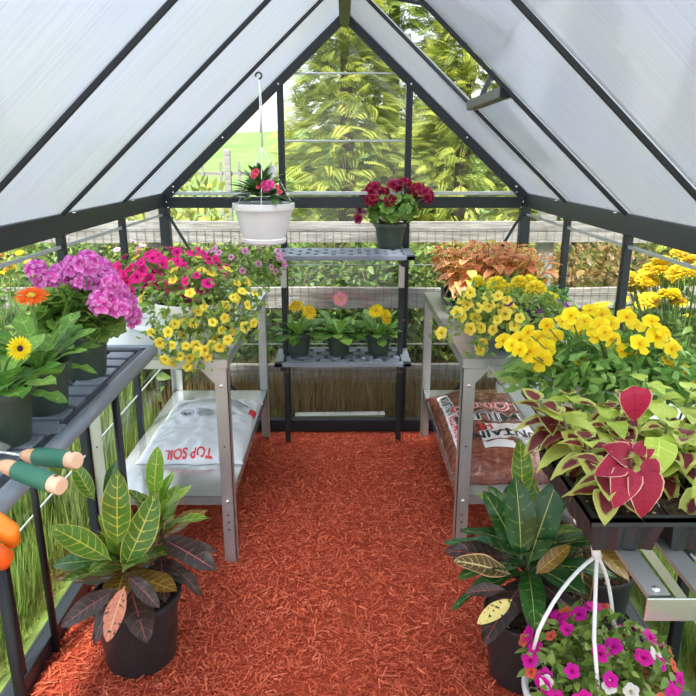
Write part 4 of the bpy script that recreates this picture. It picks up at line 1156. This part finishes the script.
croton('dark red-leaved croton in a wide black pot, half hidden behind the white basket hook', q, .135, .26,
       [([(-.03, -.02, .24), (-.04, -.02, .33), (-.05, -.02, .42)], 22, (.16, .2), 78, -12, ('lf_croton_deep', 'lf_croton_dark', 'lf_croton_dark', 'lf_croton_bronze', 'lf_croton_net'), .4)])

# ------------------------------------------------------------------ basket with white hanger on the floor, right foreground
l = np.array((.60, 1.345, .002))
c1, r1 = (.02, 0, .27), (.185, .17, .12)
t = basket('petunia_basket', 'magenta, white and coral petunias in a white basket on the floor, right foreground', l, (.15, .11, .2), (c1, r1), 800, .034,
       [('magenta', pts_dome(48, c1, r1, -.3), .022, .5), ('whitep', pts_dome(7, c1, r1, 0), .021, .5), ('coral', pts_dome(12, c1, r1, 0), .018, .5)], rmin=.3)
t2 = copy_tree(t); t2.location = (.76, .33, .002); t2['label'] = 'extra magenta petunias out of view, added to be mirrored in the rail bench end lip'  # copy added out of view so its magenta reflects in the end lip
J = aty(597, 556, 1.37) - l
hg = MB()
for k, (u, v) in enumerate(((538, 632), (594, 640), (613, 622))):
    e = aty(u, v, 1.26 if k < 2 else 1.42) - l
    c_ = J * .5 + e * .5 + np.array([(e[0] - J[0]) * .12, 0, .035])
    tt = np.linspace(0, 1, 8)[:, None]; pts = (1 - tt) ** 2 * J + 2 * tt * (1 - tt) * c_ + tt * tt * e
    e2 = np.array([0.148 * math.cos((2.5, 4.6, .2)[k]), .148 * math.sin((2.5, 4.6, .2)[k]), .198])
    hg.tube(np.vstack([pts, e2[None]]), .0045, 8)
top = J + np.array([-.024, .0, .1])
hg.tube([J + (0, 0, -.004), J + (-.006, 0, .02), J + (-.015, 0, .05), top], [.012, .010, .008, .0065], 8)
ar = [top + np.array([-.018 + .018 * math.cos(a), 0, .018 * math.sin(a)]) for a in np.linspace(0, PI * 1.25, 10)]
hg.tube(ar, .006, 8)
hg.build('hanger', G['white'], t, True)

# ------------------------------------------------------------------ hanging basket of impatiens
l = np.array((-.335, 2.79, 1.125))
t = thing('hanging_basket', 'white hanging basket of impatiens on cords below the left roof', 'flower basket', l)
bowl(t, .122, .092, .165, G['white'])
mb = MB()
for i in range(70):
    a = i * 2.39996; f = i / 70; el = math.radians(72 - 66 * f + RNG.normal(0, 8)); o = np.array([math.cos(a), math.sin(a), 0])
    b_ = np.array([-.01, 0, .165]) + o * .05 * f + np.array([0, 0, .07 * (1 - f) * RNG.random()])
    mb.put(leaf(1, .3, 2, 6, f_ov, .35, .25), [b_ + np.array([0, 0, .02])], [o * math.cos(el) + np.array([0, 0, math.sin(el)])], [np.array([0, 0, 1.]) - o * .2], .09 + .035 * RNG.random())
mb.build('foliage', G['lf_impatiens'], t, True)
for u, v, k_, s_ in ((266, 188, 'imppink', .02), (270, 184, 'imppink', .02), (265, 184, 'imppink', .018), (256, 172, 'impred', .016), (254, 175, 'impred', .015), (277, 187, 'impred', .011), (280, 192, 'impred', .011), (258, 187, 'impred', .009)):
    p = aty(u, v, 2.70) - l; bloom(t, k_, p, (.1, -1, .3), s_)
tg = MB().lathe([(.001, .002), (.018, .002), (.02, 0), (.018, -.002), (.001, -.002)], 20); tg.V = [np.stack([v[:, 0], v[:, 2], v[:, 1] * 1.1], 1) for v in tg.V]
tg.box((0, 0, -.045), (.012, .003, .06))
o = tg.build('plant_tag', G['white'], t); o.location = aty(272, 171, 2.80) - l
jn = aty(262, 147, 2.79) - l; ht = aty(259, 79, 2.79) - l; wr = aty(261, 120, 2.79) - l
for a in (2.75, 4.75, .35):
    rp_ = np.array([.12 * math.cos(a), .12 * math.sin(a), .162])
    MB().tube([rp_ - (0, 0, .01), rp_, jn], .0022, 6).build('cord', G['cord'], t, True)
MB().tube([jn, wr, ht], .0026, 6).build('cord', G['cord'], t, True)
MB().tube([jn + (.004, 0, .0), wr + (.009, 0, 0), ht + (.002, 0, 0)], .0018, 6).build('cord', G['cord'], t, True)
MB().tube([aty(261, 132, 2.79) - l, aty(261, 106, 2.79) - l], .0062, 8).build('cord_wrap', G['cord'], t, True)
MB().tube([ht + np.array([.012 * math.cos(a), 0, .012 + .012 * math.sin(a)]) for a in np.linspace(-PI / 2, PI * 1.1, 10)], .004, 8).build('hook', G['greenpot'], t, True)

# ------------------------------------------------------------------ bags
def text_mb(body, size, off=0.):
    cu = bpy.data.curves.new('lettering', 'FONT'); cu.body = body; cu.size = size; cu.offset = off; cu.align_x = 'CENTER'; cu.align_y = 'CENTER'; cu.resolution_u = 3
    o = bpy.data.objects.new('lettering', cu); COL.objects.link(o)
    dg = bpy.context.evaluated_depsgraph_get(); dg.update()
    me = o.evaluated_get(dg).to_mesh(); me.calc_loop_triangles()
    V = np.array([v.co[:] for v in me.vertices]); T = [list(x.vertices) for x in me.loop_triangles]
    o.evaluated_get(dg).to_mesh_clear(); bpy.data.objects.remove(o); bpy.data.curves.remove(cu)
    return V, T
def subdiv(V, T, k):
    V = [tuple(v) for v in V]
    for _ in range(k):
        cache, T2 = {}, []
        def mid(a, b):
            q = (min(a, b), max(a, b))
            if q not in cache: V.append(tuple((np.array(V[a]) + np.array(V[b])) / 2)); cache[q] = len(V) - 1
            return cache[q]
        for a, b, c in T:
            x, y, z = mid(a, b), mid(b, c), mid(c, a); T2 += [[a, x, z], [x, b, y], [z, y, c], [x, y, z]]
        T = T2
    return np.array(V), T
def bag(label, loc, hw, hd, Hh, m, prints, rz=0., wr=.01, seed=0):
    t = thing('potting_soil_bag' if m == 'whitebag' else 'mulch_bag', label, 'bag', loc, rz)
    def hgt(x, y):
        a = max(0, 1 - abs(x / hw) ** 2.6); b = max(0, 1 - abs(y / hd) ** 3.2)
        e = (a * b) ** .5
        w = mnoise.noise((x * 9 + seed, y * 6, seed)) * wr + mnoise.noise((x * 25, y * 22 + seed, 3)) * wr * .45
        return .006 + Hh * e + w * min(1, e * 2.2)
    nx, ny = 84, 110; V, Q = [], []
    xs = np.linspace(-hw, hw, nx); ys = np.linspace(-hd, hd, ny)
    for j in range(ny):
        for i in range(nx):
            k1 = 1 - .06 * (1 - abs(ys[j]) / hd); V.append((xs[i] * (1 if abs(ys[j]) > hd * .96 else .97), ys[j] * (1 + .01 * math.sin(xs[i] * 40)), hgt(xs[i], ys[j])))
    n0 = len(V); V += [(x, y, .0005) for (x, y, z) in V]
    for j in range(ny - 1):
        for i in range(nx - 1):
            a = j * nx + i; Q.append([a, a + 1, a + nx + 1, a + nx]); Q.append([n0 + a, n0 + a + nx, n0 + a + nx + 1, n0 + a + 1])
    for i in range(nx - 1):
        Q.append([i, n0 + i, n0 + i + 1, i + 1]); a = (ny - 1) * nx + i; Q.append([a, a + 1, n0 + a + 1, n0 + a])
    for j in range(ny - 1):
        a = j * nx; Q.append([a, a + nx, n0 + a + nx, n0 + a]); a = j * nx + nx - 1; Q.append([a, n0 + a, n0 + a + nx, a + nx])
    MB().raw(V, Q).build('bag_body', G[m], t, True)
    for pname, (PV, PT), (cx, cy), rot, lift, pm, arc in prints:
        PV, PT = subdiv(PV, PT, 2)
        c_, s_ = math.cos(rot), math.sin(rot); out = []
        for x, y, _ in PV:
            y = y - arc * x * x
            X, Y = cx + c_ * x - s_ * y, cy + s_ * x + c_ * y
            out.append((X * .975, Y, hgt(X, Y) + lift))
        MB().raw(out, None, PT).build(pname, G[pm], t)
    return t
def rect(w, h, x=0., y=0.):
    k = max(2, int(w / .03)); V, T = [], []
    for i in range(k + 1):
        for j in (0, 1): V.append((x - w / 2 + w * i / k, y - h / 2 + h * j, 0))
    for i in range(k): T += [[i * 2, i * 2 + 2, i * 2 + 3], [i * 2, i * 2 + 3, i * 2 + 1]]
    return np.array(V), T
def ringv(r, w, n=24):
    V, T = [], []
    for i in range(n):
        a = 2 * PI * i / n
        V += [(r * math.cos(a), r * .8 * math.sin(a), 0), ((r - w) * math.cos(a), (r - w) * .8 * math.sin(a), 0)]
    for i in range(n):
        a, b = 2 * i, 2 * ((i + 1) % n); T += [[a, b, b + 1], [a, b + 1, a + 1]]
    return np.array(V), T
def cat(*ms):
    V, T, n = [], [], 0
    for v, t_ in ms: V.append(v); T += [[i + n for i in f] for f in t_]; n += len(v)
    return np.concatenate(V), T
def shift(vt, x, y): return vt[0] + np.array([x, y, 0]), vt[1]
small = cat(*[rect(w, .004, 0, y) for y, w in ((.03, .05), (.02, .075), (.01, .085), (0, .07), (-.01, .085), (-.02, .07), (-.03, .1))])
emblem = cat(ringv(.03, .004), rect(.036, .008), shift(rect(.014, .012), .008, .008), shift(rect(.012, .01), -.01, -.004))
arcs = cat(*[rect(.30, .0035, 0, -.012 * i) for i in range(8)])
bag('white plastic soil bag lying on the lower shelf of the left bench', (-.632, 2.79, SZ), .218, .34, .075, 'whitebag',
    [('lettering', text_mb('TOP SOIL', .047, .001), (-.004, -.318), PI, .0045, 'inkred', 0),
     ('small_print', small, (.0, .02), PI, .003, 'inkgrey', 0), ('emblem', emblem, (-.085, .02), PI, .003, 'inkgrey', 0), ('emblem', emblem, (.105, .02), PI, .003, 'inkgrey', 0),
     ('printed_lines', arcs, (.0, .15), PI, .003, 'inkgrey', -1.4), ('printed_mark', rect(.05, .022), (-.15, .19), PI + .5, .0013, 'inkblack', 0), ('printed_mark', rect(.06, .022), (.14, .21), PI - .3, .0013, 'inkblack', 0),
     ('printed_mark', rect(.03, .09), (.2, .12), PI, .0013, 'inkred', 0)], 0, .02, 2)
w1 = lambda b_, s_, o: text_mb(b_, s_, o)
bag('red-brown printed bag of coloured mulch on the lower shelf of the right bench', (.655, 2.73, SZ), .24, .455, .115, 'redbag',
    [('lettering_outline', w1('PREMIUM', .115, .007), (.05, -.055), PI, .001, 'inkwhite', .25), ('lettering', w1('PREMIUM', .115, .001), (.05, -.055), PI, .0022, 'inkblack', .25),
     ('lettering_outline', w1('COLORED', .1, .007), (.05, .065), PI, .001, 'inkwhite', .25), ('lettering', w1('COLORED', .1, .001), (.05, .065), PI, .0022, 'inkred', .25),
     ('label_panel', cat(rect(.33, .13, 0, .045), rect(.26, .07, 0, -.05)), (.06, -.225), PI, .0008, 'inkwhite', .3), ('lettering', w1('MOUNTAIN', .075, .002), (.06, -.235), PI, .002, 'inkblack', .3), ('lettering', cat(shift(w1('H', .08, .002), .13, 0), shift(w1('M', .07, .002), -.125, 0)), (.06, -.175), PI, .002, 'inkred', .3),
     ('small_print', small, (.06, -.30), PI, .002, 'inkgrey', 0),
     ('printed_lines', rect(.34, .007), (.05, .14), PI, .001, 'inkblack', .25),
     ('label_panel', rect(.62, .05), (-.185, .02), PI / 2, .0008, 'inkwhite', 0), ('lettering', w1('MOUNTAIN', .05, .001), (-.185, .17), -PI / 2, .002, 'inkblack', 0), ('lettering', w1('RED MULCH', .05, .001), (-.185, -.12), -PI / 2, .002, 'inkred', 0)], 0, .016, 5)

# ------------------------------------------------------------------ hand tools on the staging
def hand_tool(label, tip, back, kind):
    tip, back = np.asarray(tip), np.asarray(back)
    d = nrm(tip - back)
    t = thing('garden_hand_tool', label, 'garden tool', tuple(back), 0, 'green-gripped hand tools')
    L = .125; e = tip - back
    p = lambda s: e - d * s
    MB().tube([p(L + .01), p(L - .003), p(.1), p(.09)], [.008, .0128, .0145, .015], 16).build('wooden_ferrule', G['handlewood'], t, True)
    MB().tube([p(.1), p(.097), p(.06), p(.025), p(.021)], [.0155, .0168, .0176, .0166, .015], 18).build('grip', G['grip'], t, True)
    crisp(MB().tube([p(.024), p(.012), p(.0015), p(0)], [.0148, .0150, .0148, .0135], 18).build('handle_end', G['handleend'], t, True))
    x = nrm(np.cross(d, (0, 0, 1)))
    MB().tube([p(.012) + np.array([0, 0, .0138]) - x * .002, p(.012) + np.array([0, 0, .0158]) - x * .002], .0035, 10).build('hanging_hole', G['bark'], t, True)
    MB().tube([p(L), p(L + .03), p(L + .07)], [.005, .005, .0045], 8).build('tang', G['steelbolt'], t, True)
    mb = MB()
    if kind == 'trowel':
        mb.put(leaf(1, .42, 6, 10, lambda v: (.55 + .45 * math.sin(PI * min(1, v * .9))) * (1 if v < .7 else math.sqrt(max(0, 1 - ((v - .7) / .3) ** 2))), .0, .35), [p(L + .06)], [-d], [(0, 0, 1)], .16)
    else:
        for s in (-1, 0, 1): mb.tube([p(L + .06), p(L + .09) + x * s * .03, p(L + .15) + x * s * .035, p(L + .165) + x * s * .035 - np.array([0, 0, .01])], [.004, .004, .0035, .002], 6)
    mb.build('blade', G['steelbolt'], t, True)
hand_tool('green-gripped wooden hand tool, the one further back of two jutting over the staging edge', atz(78, 460, .952), atz(0, 452, .932), 'trowel')
hand_tool('green-gripped wooden hand tool, lying nearer than its twin with its end angled down', atz(62, 486, .953), atz(0, 463, .968), 'fork')
# orange handles at the left edge
p0 = atz(-70, 505, .93); t = thing('garden_shears', 'tool with orange plastic handles jutting over the staging edge, far left', 'garden tool', tuple(p0))
hs = [[atz(-70, 505, .93), atz(-30, 515, .935), atz(-4, 522, .93), atz(9, 531, .915), atz(12, 541, .893)], [atz(-70, 515, .925), atz(-30, 540, .925), atz(-8, 550, .91), atz(4, 556, .89), atz(3, 562, .87)]]
for h_, m_, r_ in ((hs[0], 'orange', .017), (hs[1], 'orangered', .015)):
    MB().tube([q - p0 for q in h_], [r_ * .6, r_ * .8, r_, r_, r_ * .8], 14).build('handle', G[m_], t, True)
MB().bar(np.array([-.1, .03, .0]), np.array([0.0, 0, 0]), .02, .006).build('blade', G['steelbolt'], t)

# ------------------------------------------------------------------ daylight
w = bpy.data.worlds.new('sky'); SC.world = w; w.use_nodes = True
nt = w.node_tree; nt.nodes.clear()
out = nt.nodes.new('ShaderNodeOutputWorld'); bg = nt.nodes.new('ShaderNodeBackground')
sky = nt.nodes.new('ShaderNodeTexSky'); sky.sky_type = 'NISHITA'; sky.sun_disc = False
sky.sun_elevation = math.radians(52); sky.sun_rotation = math.radians(60); sky.air_density = 1.2; sky.dust_density = 3.0
mx = nt.nodes.new('ShaderNodeMixRGB'); mx.inputs[0].default_value = .7; mx.inputs[2].default_value = (3.6, 3.75, 3.9, 1)
nt.links.new(sky.outputs[0], mx.inputs[1]); nt.links.new(mx.outputs[0], bg.inputs[0]); bg.inputs[1].default_value = .30
nt.links.new(bg.outputs[0], out.inputs[0])
sl = bpy.data.lights.new('sun', 'SUN'); sl.energy = 5.4; sl.angle = math.radians(6.0); sl.color = (1, .95, .87)
so = bpy.data.objects.new('sun', sl); COL.objects.link(so)
sd = Vector((.18, .55, -1.0))
so.rotation_euler = sd.to_track_quat('-Z', 'Y').to_euler(); so.location = (-1, -3, 6)

vs = SC.view_settings
SC.display_settings.display_device = 'sRGB'
vs.view_transform = 'Standard'; vs.look = 'None'; vs.gamma = 1.0; vs.use_curve_mapping = False
vs.exposure = 1.13
cy = SC.cycles
cy.max_bounces = 8; cy.transparent_max_bounces = 24; cy.diffuse_bounces = 4; cy.glossy_bounces = 4; cy.transmission_bounces = 6
cy.use_denoising = True
cy.sample_clamp_indirect = 8.0
